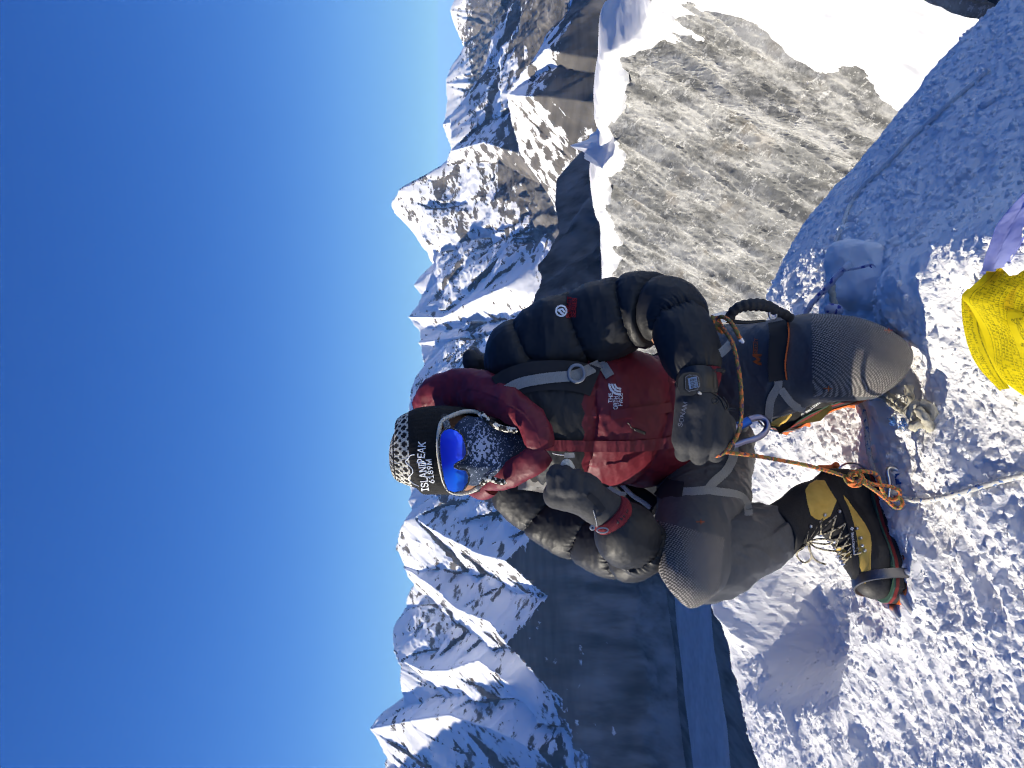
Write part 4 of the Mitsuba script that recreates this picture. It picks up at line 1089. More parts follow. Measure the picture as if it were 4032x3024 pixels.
# ---- trouser lettering and seams
leg = Cloth(thigh_left)
m_logo = Polygon([(0, 0), (0, 9), (14, 36), (24, 17), (36, 36), (44, 36), (44, 0), (34, 0), (34, 17), (26, 4), (20, 4), (12, 17), (10, 0)])
add('person__trousers__emblem', lay(flat_shape(m_logo), (2998, 1438), (0.02, -1), (-1, 0), leg, 0.001, 8), 'orange_thread', smooth=False, label='orange letter M emblem on the thigh')
add('person__trousers__lettering', trimesh.util.concatenate([lay(print_text('MILLET', 12, True, 1.0), (2982, 1392), (0.02, -1), (-1, 0), leg, 0.001, 5), rod(at([2966, 2966.5, 2967], [1392, 1370, 1345], leg.depth(np.array([2966., 2966, 2966]), np.array([1392., 1370, 1345])) - 0.001), 0.0009, 5)]), 'orange_thread', label='orange word MILLET on the thigh')
for (cx, cy, cl) in ((3262, 1530, leg), (3500, 1300, leg), (2760, 2055, Cloth(thigh_right))):
    q = [rod(at([cx - 18, cx, cx + 14], [cy, cy, cy], cl.depth(np.array([cx - 18., cx, cx + 14]), np.array([cy, cy, cy * 1.0])) - 0.0012), 0.0009, 5), rod(at([cx, cx, cx], [cy - 10, cy, cy + 10], cl.depth(np.array([cx * 1.0, cx, cx]), np.array([cy - 10., cy, cy + 10])) - 0.0012), 0.0009, 5)]
    add('person__trousers__stitched_cross', trimesh.util.concatenate(q), 'orange_thread', smooth=True)


# ---- boots
def boot_shape():
    V = lambda *a: np.array(a, float)
    prims = [(V(0.048, 0, 0.055), V(0.048, 0, 0.09), 0.042, 0.040), (V(0.048, 0, 0.05), V(0.15, 0.002, 0.05), 0.041, 0.040), (V(0.15, 0.002, 0.05), V(0.215, 0.004, 0.044), 0.042, 0.046), (V(0.215, 0.004, 0.044), V(0.268, 0.002, 0.042), 0.046, 0.037),
             (V(0.055, 0, 0.09), V(0.110, 0, 0.165), 0.044, 0.051), (V(0.110, 0, 0.165), V(0.172, 0, 0.238), 0.051, 0.058), (V(0.10, 0, 0.125), V(0.19, 0.002, 0.07), 0.046, 0.040), (V(0.215, 0, 0.06), V(0.262, 0, 0.052), 0.038, 0.031)]

    def cut(D, x, y, z):
        top = (z - 0.255) * 0.85 + (x - 0.175) * 0.5
        hollow = np.sqrt(((x - 0.178) / 1.0) ** 2 + y ** 2) - 0.046
        return np.maximum(np.maximum(D, 0.026 - z), np.maximum(top, -np.maximum(hollow, 0.222 - z + 0.5 * (0.175 - x))))

    m = capsules(prims, h=0.0026, k=0.022, extra=cut)
    m.vertices += m.vertex_normals * (0.0016 * (ridged(m.vertices * 24, 4, 211) - 0.62) * (m.vertices[:, 2] > 0.035))[:, None]
    return m


BOOT = boot_shape()
bx, by, bz = BOOT.vertices.T
wob = 0.004 * (noise2(BOOT.vertices, 40, 3, 213) - 0.5)
rand_line = 0.064 + 0.012 * np.cos((bx - 0.05) * 22) + 0.05 * sstep(0.236, 0.258, bx) + wob
is_rand = bz < rand_line

KIND = np.where(is_rand, 0, 2)


def part_of(mesh, kind):
    k = (KIND[mesh.faces] == kind).sum(1) >= 2
    return mesh.submesh([k], append=True, repair=False)


def sole_outline(grow=0.0):
    xs = np.array([0.004, 0.02, 0.05, 0.10, 0.15, 0.20, 0.235, 0.265, 0.29, 0.304, 0.309])
    hw = np.array([0.018, 0.033, 0.039, 0.035, 0.036, 0.046, 0.049, 0.044, 0.032, 0.016, 0.0])
    p = np.vstack([np.stack([xs, hw + 0.003], -1), np.stack([xs, -hw + 0.003], -1)[::-1]])
    return Polygon(p).buffer(0.004).buffer(grow)


def ext(poly, z0, z1):
    m = trimesh.util.concatenate([trimesh.creation.extrude_polygon(g, z1 - z0, engine='earcut') for g in getattr(poly, 'geoms', [poly])])
    m.apply_translation([0, 0, z0])
    return m


def lugs():
    out = [ext(sole_outline(), 0.006, 0.0165)]
    for i in range(11):
        for s in (-1, 1):
            x = 0.02 + i * 0.0265
            b = trimesh.creation.box((0.016, 0.026, 0.012), T_ := np.eye(4))
            b.apply_translation([x, s * (0.024 if x > 0.18 or x < 0.09 else 0.018) + 0.003, 0.003])
            out.append(b)
    return trimesh.util.concatenate(out)


SOLE_PARTS = [('tread', lugs(), 'rubber'), ('red_stripe', ext(sole_outline(0.001), 0.0168, 0.0245), 'stripe_red'), ('green_stripe', ext(sole_outline(0.0004), 0.0248, 0.0292), 'stripe_green')]
instep = trimesh.Trimesh(BOOT.vertices, BOOT.faces, process=False)


def on_top(t, y):
    """Points down the instep: t runs from 0 at the toe end of the laces to 1 at the ankle."""
    t, y = (np.atleast_1d(v).astype(float) for v in np.broadcast_arrays(np.asarray(t, float), np.asarray(y, float)))
    aim = np.stack([0.215 - 0.010 * t, y, 0.070 + 0.135 * t], -1)
    way = unit(np.stack([-0.45 - 0.5 * t, -0.35 * np.sign(y) * 0, -0.9 + 0.55 * t], -1))
    hit, ri, _ = instep.ray.intersects_location(aim - 0.2 * way, way, multiple_hits=False)
    out = aim.copy()
    out[ri] = hit
    return out


def lace_parts():
    laces, hooks = [], []
    xs = np.linspace(0.0, 1.0, 8)
    side, mid = 0.022, 0.020
    for i, x in enumerate(xs):
        for s in (-1, 1):
            q = on_top(x, mid + s * (side + 0.003))[0]
            b = capsules([(q + [0, 0, 0.001], q + [0.002, s * 0.004, 0.003], 0.0045, 0.0038)], h=0.0012, k=0.001, pad=0.003)
            hooks.append(b)
    for i in range(len(xs) - 1):
        for s in (-1, 1):
            p = on_top(np.linspace(xs[i], xs[i + 1], 9), mid + np.linspace(s * side, -s * side, 9)) + [0.002, 0, 0.004]
            laces.append(rod(spline(p, 24), 0.0021, 6))
    c = on_top(0.92, 0.026)[0] + [0.010, 0, 0.004]
    for s in (-1, 1):
        loop = spline(np.array([c, c + [0.01, s * 0.02, 0.014], c + [0.014, s * 0.05, 0.004], c + [0.02, s * 0.06, -0.016], c + [0.016, s * 0.035, -0.02], c + [0.006, s * 0.012, -0.004], c]), 50)
        laces.append(rod(loop, 0.0021, 6))
        laces.append(rod(spline(np.array([c, c + [0.016, s * 0.012, -0.006], c + [0.028, s * 0.03, -0.03], c + [0.03, s * 0.034, -0.05]]), 30), 0.0021, 6))
    return trimesh.util.concatenate(laces), hooks


LACES, HOOKS = lace_parts()
principled('lace_cord', lambda p, n, uv: mikit.mix((0.03, 0.027, 0.022), (0.45, 0.40, 0.28), mikit.smoothstep(0.42, 0.52, F(p.x * 260, p.y * 260, p.z * 260, octaves=2))), 0.8, 0.2)


def frame_of(heel, toe, up, roll=0.0):
    f = unit(toe - heel)
    l_ = unit(np.cross(up, f))
    u = np.cross(f, l_)
    M = np.eye(4)
    M[:3, :3] = np.stack([f, l_, u], 1)
    M[:3, 3] = heel
    return M


def moved(m, M):
    m = m.copy()
    m.apply_transform(M)
    return m


def boot(M, mirror, panels):
    S = np.diag([1.0, -1.0 if mirror else 1.0, 1.0, 1.0])
    A = M @ S

    def mv(m):
        m = moved(m, A)
        return m
    k = add('person__boot', mv(part_of(BOOT, 2)), 'boot_cloth', smooth=True)
    add(k + '__rand', mv(part_of(BOOT, 0)), 'rubber', smooth=True, label='scuffed black rubber rand')
    on = Cloth(mv(BOOT))
    for poly in panels:
        add(k + '__panel', plate(poly, on, 0.0012, 8), 'suede', smooth=40)
    for name, m, mat in SOLE_PARTS:
        add(k + '__' + name, mv(m), mat, smooth=30)
    add(k + '__lace', mv(LACES), 'lace_cord', smooth=True)
    for hook in HOOKS:
        add(k + '__lace_hook', mv(hook), 'steel', smooth=True)
    return mv(BOOT)


MR = frame_of(at(3412, 1868, 1.815), at(3532, 2358, 1.64), np.array([0.02, -0.10, 1.0]))
zo = lambda rows, x0, y0, k: [(x0 + a * k, y0 + b * k) for a, b in rows]
boot_r = boot(MR, False, [zo([(690, 455), (730, 395), (800, 355), (905, 360), (965, 420), (1015, 550), (985, 620), (945, 720), (875, 765), (795, 750), (745, 710), (715, 600)], 2900, 1750, 0.3918),
                          zo([(1075, 510), (1115, 550), (1200, 670), (1290, 790), (1345, 900), (1358, 1000), (1350, 1150), (1352, 1262), (1260, 1285), (1215, 1180), (1200, 1000), (1165, 850), (1125, 700)], 2900, 1750, 0.3918),
                          zo([(1240, 1390), (1280, 1350), (1312, 1345), (1295, 1395)], 2900, 1750, 0.3918), zo([(990, 1035), (1050, 1030), (1140, 1090), (1140, 1140), (1080, 1120), (1000, 1080)], 2900, 1750, 0.3918)])
ML = frame_of(at(3035, 1665, 1.92), at(3392, 1488, 1.815), unit(np.array([0.55, -0.75, 0.25])))
boot_l = boot(ML, True, [zo([(455, 440), (560, 380), (690, 320), (700, 350), (640, 420), (560, 470), (480, 460)], 2850, 1500, 0.3843), zo([(740, 450), (900, 370), (1100, 240), (1110, 290), (990, 410), (860, 430)], 2850, 1500, 0.3843)])


# ---- crampons
def crampon(M, mirror, strap_rows, cloth, label, text=None):
    S = M @ np.diag([1.0, -1.0 if mirror else 1.0, 1.0, 1.0])
    k = 'crampon'
    i = 0
    while any(x == k or x.startswith(k + '__') for x in scene):
        i += 1
        k = f'crampon_{i:03d}'
    bars = sole_outline(0.001).difference(sole_outline(-0.011)).union(shapely.box(0.10, -0.012, 0.19, 0.018))
    add(k + '__frame', moved(ext(bars, -0.006, 0.0015), S), 'orange_metal', smooth=30)
    spikes = []
    for x, y, dx in [(0.02, -0.026, -0.004), (0.02, 0.030, -0.004), (0.075, -0.034, 0), (0.075, 0.038, 0), (0.185, -0.040, 0.004), (0.185, 0.046, 0.004), (0.245, -0.042, 0.012), (0.245, 0.046, 0.012)]:
        tri = Polygon([(-0.012, 0), (0.012, 0), (0.004, -0.028), (0.0 + dx, -0.031)])
        s = trimesh.creation.extrude_polygon(tri, 0.0025, engine='earcut')
        R4 = np.eye(4)
        R4[:3, :3] = [[1, 0, 0], [0, 0, 1], [0, 1, 0]]
        s.apply_transform(R4)
        s.apply_translation([x, y, -0.001])
        spikes.append(s)
    for y in (-0.018, 0.024):
        tri = Polygon([(0.285, 0.012), (0.285, -0.008), (0.335, -0.010), (0.344, -0.004), (0.318, 0.013)])
        s = trimesh.creation.extrude_polygon(tri, 0.003, engine='earcut')
        R4 = np.eye(4)
        R4[:3, :3] = [[1, 0, 0], [0, 0, 1], [0, 1, 0]]
        s.apply_transform(R4)
        s.apply_translation([0, y, 0])
        spikes.append(s)
    for s in spikes:
        add(k + '__point', moved(s, S), 'steel' if s is spikes[-1] or s is spikes[-2] else 'orange_metal', smooth=30)
    bail = spline(np.array([[0.268, -0.056, 0.002], [0.270, -0.056, 0.03], [0.272, -0.046, 0.058], [0.272, -0.02, 0.080], [0.272, 0.004, 0.085], [0.272, 0.026, 0.080], [0.272, 0.050, 0.058], [0.270, 0.060, 0.03], [0.268, 0.060, 0.002]]), 70)
    tb = np.stack([bail + [dx * 0.011, 0, 0] + unit(bail - [0.272, 0.003, 0.03]) * lift for dx, lift in ((-1, 0.0), (-0.9, 0.0035), (0, 0.0045), (0.9, 0.0035), (1, 0.0), (0, -0.001))], 1)
    add(k + '__toe_bail', moved(sheet(tb, wrap=True), S), 'dark_steel', smooth=40)
    for y in (-0.060, 0.064):
        r = trimesh.creation.cylinder(0.0075, 0.006, sections=20)
        r.apply_transform(trimesh.transformations.rotation_matrix(math.pi / 2, [1, 0, 0]))
        r.apply_translation([0.268, y, 0.008])
        add(k + '__rivet', moved(r, S), 'steel', smooth=30)
    lever = capsules([(np.array([-0.004, -0.010, 0.080]), np.array([-0.006, 0.012, 0.082]), 0.008, 0.008), (np.array([-0.004, 0, 0.084]), np.array([0.000, 0, 0.118]), 0.008, 0.007)], h=0.002, k=0.005)
    add(k + '__heel_lever', moved(lever, S), 'orange_metal', smooth=True)
    wire = rod(spline(np.array([[0.06, -0.046, 0.0], [0.03, -0.046, 0.02], [-0.004, -0.03, 0.05], [-0.012, 0.002, 0.062], [-0.004, 0.034, 0.05], [0.03, 0.050, 0.02], [0.06, 0.050, 0.0]]), 50), 0.0024, 7)
    add(k + '__heel_wire', moved(wire, S), 'steel', smooth=True)
    add(k + '__strap', band(strap_rows, cloth, 27, thick=0.0026, lift=0.0025, n=120, even=13), 'webbing_black', smooth=30)
    if text:
        (o, r, u, h) = text
        sc = Cloth(band(strap_rows, cloth, 60, thick=0.0026, lift=0.0025, n=120, even=13))
        dm = Polygon([(0, 0), (8, 8), (16, 0), (8, -8)]).difference(Polygon([(4, 0), (8, 3), (12, 0), (8, -3)]))
        w = print_text('Black Diamond', h, True, 1.0)
        add(k + '__lettering', trimesh.util.concatenate([lay(w, o, r, u, sc, 0.0014, 4), lay(flat_shape(dm), (o[0] - 24 * r[0] + h / 2 * u[0], o[1] - 24 * r[1] + h / 2 * u[1]), r, u, sc, 0.0014, 4)]), 'white_thread', label='white diamond mark and words Black Diamond on the strap')
    tag(k, label, 'crampon', None)
    return k


crampon(MR, False, [(3228, 1862), (3256, 1888), (3284, 1930), (3318, 1980), (3343, 2044), (3358, 2103), (3367, 2181), (3370, 2235), (3366, 2282)], Cloth(boot_r), 'steel and black strap crampon on the boot planted in front, toe points in the snow', text=((3352, 2098), (0.10, 1.0), (1.0, -0.10), 9))
crampon(ML, True, [(3062, 1698), (3075, 1690), (3110, 1668), (3150, 1632), (3200, 1600), (3250, 1578)], Cloth(boot_l), 'crampon with reddish points on the trailing boot behind the knee', text=((3176, 1628), (0.80, -0.6), (-0.6, -0.8), 9))

# ---- harness over the trousers
legs_r, legs_l = Cloth(thigh_right, calf_right, torso, hips), Cloth(thigh_left)
add('person__harness', band([(3060, 1265), (3066, 1300), (3064, 1360), (3060, 1440), (3066, 1500)], legs_l, 74, thick=0.006, lift=0.002, n=90, even=9), 'webbing_black', smooth=35, label='black padded leg loop of the climbing harness')
add('person__harness__piping', band([(3102, 1266), (3106, 1300), (3100, 1370), (3092, 1440), (3098, 1496)], legs_l, 6, thick=0.007, lift=0.002, n=90, even=9), 'orange_thread', smooth=40)
add('person__harness__webbing', band([(3063, 1492), (3064, 1520), (3050, 1545), (3034, 1580), (3028, 1630), (3024, 1660)], legs_l, 32, thick=0.003, lift=0.004, n=60), 'webbing_grey', smooth=30)
add('person__harness__webbing', band([(3075, 1532), (3095, 1560), (3120, 1590), (3150, 1608), (3172, 1612)], legs_l, 30, thick=0.003, lift=0.004, n=60), 'webbing_grey', smooth=30)
add('person__harness__leg_loop', band([(2600, 1912), (2618, 1925), (2645, 1932), (2688, 1938)], legs_r, 84, thick=0.007, lift=0.003, n=60, even=9), 'webbing_black', smooth=35)
add('person__harness__webbing', band([(2684, 1936), (2740, 1934), (2785, 1929), (2796, 1928)], legs_r, 34, thick=0.003, lift=0.004, n=60), 'webbing_grey', smooth=30)
add('person__harness__webbing', band([(2790, 1926), (2815, 1895), (2850, 1865), (2880, 1820), (2890, 1775), (2884, 1745)], legs_r, 36, thick=0.003, lift=0.005, n=70), 'webbing_grey', smooth=30)
add('person__harness__webbing', band([(2796, 1930), (2850, 1938), (2895, 1945), (2930, 1965), (2946, 2000), (2948, 2030)], legs_r, 32, thick=0.003, lift=0.004, n=70), 'webbing_grey', smooth=30)
add('person__harness__slider', plate([(2600, 1905), (2622, 1892), (2645, 1900), (2646, 1914), (2606, 1916)], legs_r, 0.004, 6), 'grey_plastic', smooth=30)
belt = limb([(2585, 1640, 1.83, 262, 0.66), (2660, 1650, 1.86, 262, 0.66)], 20, 120, disp=wrinkles(0.003, 10, 69))
add('person__harness__waist_belt', belt, 'webbing_black', smooth=35)
add('person__harness__webbing', band([(2832, 1395), (2850, 1380), (2868, 1362), (2878, 1350)], 1.463, 34, thick=0.003, n=40), 'webbing_grey', smooth=30)

# ------------------------------------------------------------------ backpack
tag('backpack', 'black backpack with grey straps, seen behind the shoulder of the climber', 'backpack')
pack = capsules([(at(1960, 1480, 1.98), at(1985, 1850, 2.00), 0.065, 0.06), (at(2100, 1500, 2.02), at(2100, 1850, 2.02), 0.09, 0.09), (at(2300, 1520, 2.03), at(2300, 1840, 2.03), 0.10, 0.10), (at(2520, 1540, 2.02), at(2520, 1820, 2.02), 0.10, 0.10)], h=0.006, k=0.05)
pack.vertices += pack.vertex_normals * (0.012 * (ridged(pack.vertices * 8, 4, 221) - 0.62))[:, None]
add('backpack__bag', pack, 'black_nylon', smooth=True)
lid = limb([(1850, 1395, 1.86, 26, 0.9), (1868, 1430, 1.85, 42, 0.9), (1895, 1470, 1.86, 52, 0.9), (1935, 1500, 1.90, 50, 0.9), (1975, 1540, 1.95, 44, 0.9)], 60, 60, disp=wrinkles(0.012, 14, 223))
add('backpack__lid', lid, 'black_nylon', smooth=True)
add('backpack__lid_edge', rod(spline(at([1849, 1860, 1885, 1915], [1372, 1366, 1385, 1402], [1.80, 1.80, 1.81, 1.82]), 30), 0.004, 7), 'webbing_grey', smooth=True)
shoulder = Cloth(torso, left_sleeve)
add('backpack__strap_pad', band([(1965, 1535), (2030, 1500), (2120, 1480), (2220, 1478), (2310, 1492), (2345, 1505)], shoulder, 118, thick=0.010, lift=0.004, n=120, even=25), 'webbing_black', smooth=45)
over = Cloth(trunk.m, left_sleeve, band([(1965, 1535), (2030, 1500), (2120, 1480), (2220, 1478), (2310, 1492), (2345, 1505)], shoulder, 118, thick=0.010, lift=0.004, n=120, even=25))
add('backpack__webbing', band([(1990, 1540), (2030, 1516), (2100, 1497), (2190, 1485), (2275, 1474), (2320, 1455), (2362, 1436)], over, 42, thick=0.002, lift=0.003, n=120, even=15), 'webbing_grey', smooth=30)
dr_ = np.array([(2252, 1497), (2240, 1470), (2254, 1442), (2285, 1440), (2300, 1462), (2298, 1488), (2280, 1502)], float)
dr_ = spline(np.c_[np.vstack([dr_, dr_[:1]]), np.zeros(8)], 50, closed=True)[:-1]
add('backpack__ring', rod(at(dr_[:, 0], dr_[:, 1], float(np.median(over.depth(dr_[:, 0], dr_[:, 1]))) - 0.012), 0.0036, 9, closed=True), 'grey_plastic', smooth=True)
add('backpack__buckle', plate([(2352, 1428), (2380, 1422), (2392, 1440), (2368, 1452)], over, 0.006, 6), 'grey_plastic', smooth=30)
add('backpack__webbing', band([(2372, 1436), (2390, 1462), (2402, 1482)], over, 38, thick=0.002, lift=0.004, n=40), 'webbing_grey', smooth=30)
add('backpack__load_buckle', plate([(1876, 1470), (1896, 1454), (1912, 1470), (1908, 1492), (1884, 1494)], lambda x, y: 1.735 + 0 * np.asarray(x), 0.005, 6), 'steel', smooth=30)
add('backpack__load_strap', band([(1888, 1482), (1915, 1478), (1945, 1470), (1975, 1452)], 1.742, 34, thick=0.003, n=40), 'webbing_grey', smooth=30)
rsh = Cloth(torso, right_upper)
add('backpack__strap_pad', band([(2010, 1912), (2060, 1900), (2130, 1892), (2200, 1900), (2280, 1925)], rsh, 60, thick=0.010, lift=0.004, n=90, even=25), 'webbing_black', smooth=45)
add('backpack__webbing', band([(2040, 1905), (2080, 1908), (2130, 1916), (2175, 1925)], Cloth(rsh.m, band([(2010, 1912), (2060, 1900), (2130, 1892), (2200, 1900), (2280, 1925)], rsh, 60, thick=0.010, lift=0.004, n=90, even=25)), 46, thick=0.002, lift=0.003, n=60, even=15), 'webbing_grey', smooth=30)
add('backpack__side_strap', band([(2345, 1912), (2385, 1925), (2410, 1936)], 1.66, 34, thick=0.003, n=30), 'webbing_black', smooth=30)
add('backpack__clip', plate([(2388, 1920), (2404, 1914), (2440, 1934), (2466, 1938), (2466, 1950), (2440, 1952), (2436, 1962), (2424, 1956), (2400, 1944)], lambda x, y: 1.655 + 0 * np.asarray(x), 0.006, 6), 'grey_plastic', smooth=30)
add('backpack__hip_fin', limb([(2440, 1880, 1.86, 30, 0.5), (2480, 1925, 1.85, 34, 0.5), (2530, 1965, 1.83, 40, 0.5), (2585, 2000, 1.80, 34, 0.5)], 50, 50), 'webbing_black', smooth=True)
add('backpack__hip_frame', rod(spline(at([2425, 2455, 2490, 2530, 2562], [1890, 1915, 1950, 1976, 2000], [1.84, 1.83, 1.82, 1.81, 1.80]), 40), 0.0055, 8), 'white_thread', smooth=True)
add('backpack__red_tab', band([(2510, 2000), (2518, 1978), (2522, 1964)], 1.845, 26, thick=0.004, n=20), 'stripe_red_bright', smooth=30)
principled('stripe_red_bright', (0.75, 0.03, 0.015), 0.5, 0.4)

# ------------------------------------------------------------------ ropes and hardware
principled('cord_mat', lambda p, n, uv: mikit.mix(mikit.mix((0.62, 0.17, 0.05), (0.20, 0.17, 0.05), mikit.smoothstep(0.46, 0.54, F(p.x * 170, p.y * 170, p.z * 170, octaves=2))), (0.10, 0.06, 0.10), mikit.smoothstep(0.62, 0.66, F(p.x * 210 + 9, p.y * 210, p.z * 210, octaves=2))), 0.8, 0.2, sheen=0.4)
principled('white_rope', lambda p, n, uv: mikit.mix(mikit.mix((0.40, 0.39, 0.35), (0.66, 0.65, 0.60), F(p.x * 220, p.y * 220, p.z * 220)), (0.08, 0.15, 0.36), mikit.smoothstep(0.66, 0.70, F(p.x * 150, p.y * 150, p.z * 150, octaves=2))), 0.9, 0.15)
principled('old_rope', lambda p, n, uv: mikit.mix((0.24, 0.22, 0.16), (0.58, 0.55, 0.45), F(p.x * 200, p.y * 200, p.z * 200)), 0.9, 0.15)
principled('pale_rope', lambda p, n, uv: mikit.mix((0.50, 0.50, 0.49), (0.75, 0.75, 0.73), F(p.x * 200, p.y * 200, p.z * 200)), 0.9, 0.15)
principled('violet_rope', lambda p, n, uv: mikit.mix((0.45, 0.46, 0.58), (0.05, 0.06, 0.30), mikit.smoothstep(0.58, 0.64, F(p.x * 120, p.y * 120, p.z * 120, octaves=2))), 0.85, 0.2)


def braided(P, r, turns=300.0, na=9, amp=0.12):
    """A twisted rope: three strands that wind round each other show as a ripple along it."""
    s = np.concatenate([[0], np.cumsum(np.linalg.norm(np.diff(P, axis=0), axis=1))])
    m = rod(P, r, na)
    n = len(P)
    th = np.tile(np.arange(na) * 2 * math.pi / na, n)
    ss = np.repeat(s, na)
    v = np.array(m.vertices)
    c = np.repeat(P, na, 0)
    v[:n * na] = c + (v[:n * na] - c) * (1 + amp * np.sin(3 * th + ss * turns))[:, None]
    m.vertices = v
    return m


cord = spline([(2830, 1262, 1.56), (2846, 1292, 1.52), (2876, 1335, 1.47), (2897, 1400, 1.435), (2912, 1480, 1.425), (2919, 1560, 1.425), (2918, 1640, 1.43), (2905, 1710, 1.435), (2874, 1758, 1.435), (2838, 1790, 1.437), (2812, 1795, 1.445), (2796, 1778, 1.458), (2806, 1752, 1.475)], 260)
line = spline([(2812, 1758, 1.47), (2838, 1774, 1.452), (2900, 1786, 1.45), (3050, 1808, 1.47), (3200, 1838, 1.51), (3330, 1876, 1.55)], 160)
tag('orange_cord', 'orange and green flecked cord running through the gloved hand to a knot by the boot', 'cord')
add('orange_cord__strand', braided(at(*cord.T), 0.0040, 520), 'cord_mat', smooth=True)
add('orange_cord__strand', braided(at(*line.T), 0.0038, 520), 'cord_mat', smooth=True)
tailc = spline([(2818, 1255, 1.545), (2842, 1248, 1.53), (2870, 1262, 1.50), (2893, 1292, 1.47), (2910, 1325, 1.46), (2918, 1340, 1.46)], 70)
add('orange_cord__tail', braided(at(*tailc.T), 0.0042, 520), 'cord_mat', smooth=True)
add('orange_cord__tail_end', capsules([(at(2917, 1338, 1.46), at(2924, 1346, 1.46), 0.0048, 0.0035)], h=0.0015, k=0.002, pad=0.006), 'white_thread', smooth=True)
for i in range(4):
    a_ = np.linspace(0, 2 * math.pi, 40)[:-1]
    add('orange_cord__wrap', rod(at(2822 + 9 * i - 12 + 13 * np.cos(a_) * 0.45, 1270 + 5 * i + 24 * np.cos(a_), 1.548 + 0.012 * np.sin(a_)), 0.0036, 7, closed=True), 'cord_mat', smooth=True)
kd = 1.545
knot = spline([(3325, 1876, kd), (3345, 1906, kd - 0.008), (3375, 1912, kd - 0.012), (3396, 1895, kd - 0.010), (3392, 1872, kd), (3366, 1868, kd + 0.006), (3344, 1884, kd + 0.002), (3346, 1902, kd - 0.010), (3370, 1898, kd - 0.016), (3388, 1884, kd - 0.012), (3378, 1864, kd - 0.002), (3350, 1862, kd + 0.002), (3342, 1880, kd - 0.014), (3362, 1890, kd - 0.02)], 200)
add('orange_cord__knot', braided(at(*knot.T), 0.0042, 520), 'cord_mat', smooth=True)
loop1 = spline([(3346, 1866, kd), (3372, 1856, kd - 0.002), (3420, 1858, kd + 0.005), (3450, 1868, kd + 0.015), (3462, 1892, kd + 0.025), (3470, 1920, kd + 0.04), (3490, 1960, kd + 0.055), (3514, 1990, kd + 0.058), (3540, 2000, kd + 0.05), (3552, 1986, kd + 0.045), (3545, 1962, kd + 0.052), (3520, 1958, kd + 0.062)], 150)
loop2 = spline([(3390, 1880, kd), (3420, 1900, kd + 0.01), (3480, 1912, kd + 0.035), (3530, 1925, kd + 0.05), (3544, 1938, kd + 0.048), (3538, 1958, kd + 0.05), (3515, 1968, kd + 0.055), (3498, 1962, kd + 0.06)], 120)
loop3 = spline([(3392, 1896, kd - 0.004), (3430, 1920, kd + 0.012), (3470, 1950, kd + 0.035), (3500, 1975, kd + 0.05)], 80)
for lp in (loop1, loop2, loop3):
    add('orange_cord__loop', braided(at(*lp.T), 0.0040, 520), 'cord_mat', smooth=True)


def ring_of(rows, r, n=90):
    a = np.array(rows, float)
    return rod(at(*spline(np.vstack([a, a[:1]]), n, closed=True)[:-1].T), r, 10, closed=True)


tag('large_carabiner', 'large steel carabiner with blue gate sleeve hanging at the climber\'s waist below the glove', 'carabiner')
add('large_carabiner__body', ring_of([(2880, 1752, 1.485), (2930, 1739, 1.49), (2975, 1727, 1.495), (3008, 1706, 1.50), (3022, 1676, 1.505), (3012, 1652, 1.51), (2985, 1642, 1.51), (2950, 1652, 1.508), (2915, 1672, 1.505), (2880, 1690, 1.50), (2858, 1705, 1.49), (2856, 1738, 1.485)], 0.0062), 'violet_steel', smooth=True)
gp = at([2950, 2935, 2920, 2905], [1655, 1664, 1672, 1680], [1.507, 1.506, 1.505, 1.504])
add('large_carabiner__sleeve', rod(spline(gp, 24), 0.0092 * (1 - 0.08 * (np.arange(24) % 2)), 16), 'blue_anodised', smooth=True)

GZ = lambda x, y, d: at(x, y, d)


def on_snow(x, y, lift=0.0):
    """The point of the summit snow behind pixel (x, y)."""
    ray = at(x, y, 1.0) - EYE
    t = 0.9
    for t in np.arange(0.9, 4.0, 0.004):
        p = EYE + ray * t
        if p[2] < ground(p[0], p[1]) + lift:
            break
    return p


tag('small_carabiner', 'steel locking carabiner with blue screw sleeve lying on the snow beside the orange knot', 'carabiner')
c0, c1 = on_snow(3512, 1842, 0.012), on_snow(3536, 2000, 0.012)
e = unit(c1 - c0)
s_ = unit(np.cross(e, FWD))
L = np.linalg.norm(c1 - c0)
loopc = np.array([c0 + e * L * t + s_ * w for t, w in ((0.0, 0.0), (0.04, 0.010), (0.25, 0.013), (0.6, 0.016), (0.9, 0.018), (1.0, 0.008), (1.0, -0.008), (0.92, -0.016), (0.6, -0.014), (0.25, -0.011), (0.04, -0.009))])
add('small_carabiner__body', rod(spline(np.vstack([loopc, loopc[:1]]), 90, closed=True)[:-1], 0.0050, 10, closed=True), 'steel', smooth=True)
sl = np.array([c0 + e * L * t + s_ * 0.0125 for t in np.linspace(0.16, 0.42, 30)])
add('small_carabiner__sleeve', rod(sl, 0.0085 * (1 - 0.10 * (np.arange(30) % 3 == 0)), 16), 'blue_anodised', smooth=True)


def snow_line(rows, lift, n=140, even=9):
    q = spline([(x, y, 0) for x, y in rows], n)
    P = np.array([on_snow(a, b, lift) for a, b, _ in q])
    for k in range(3):
        P[:, k] = smooth1(P[:, k], even)
    return P


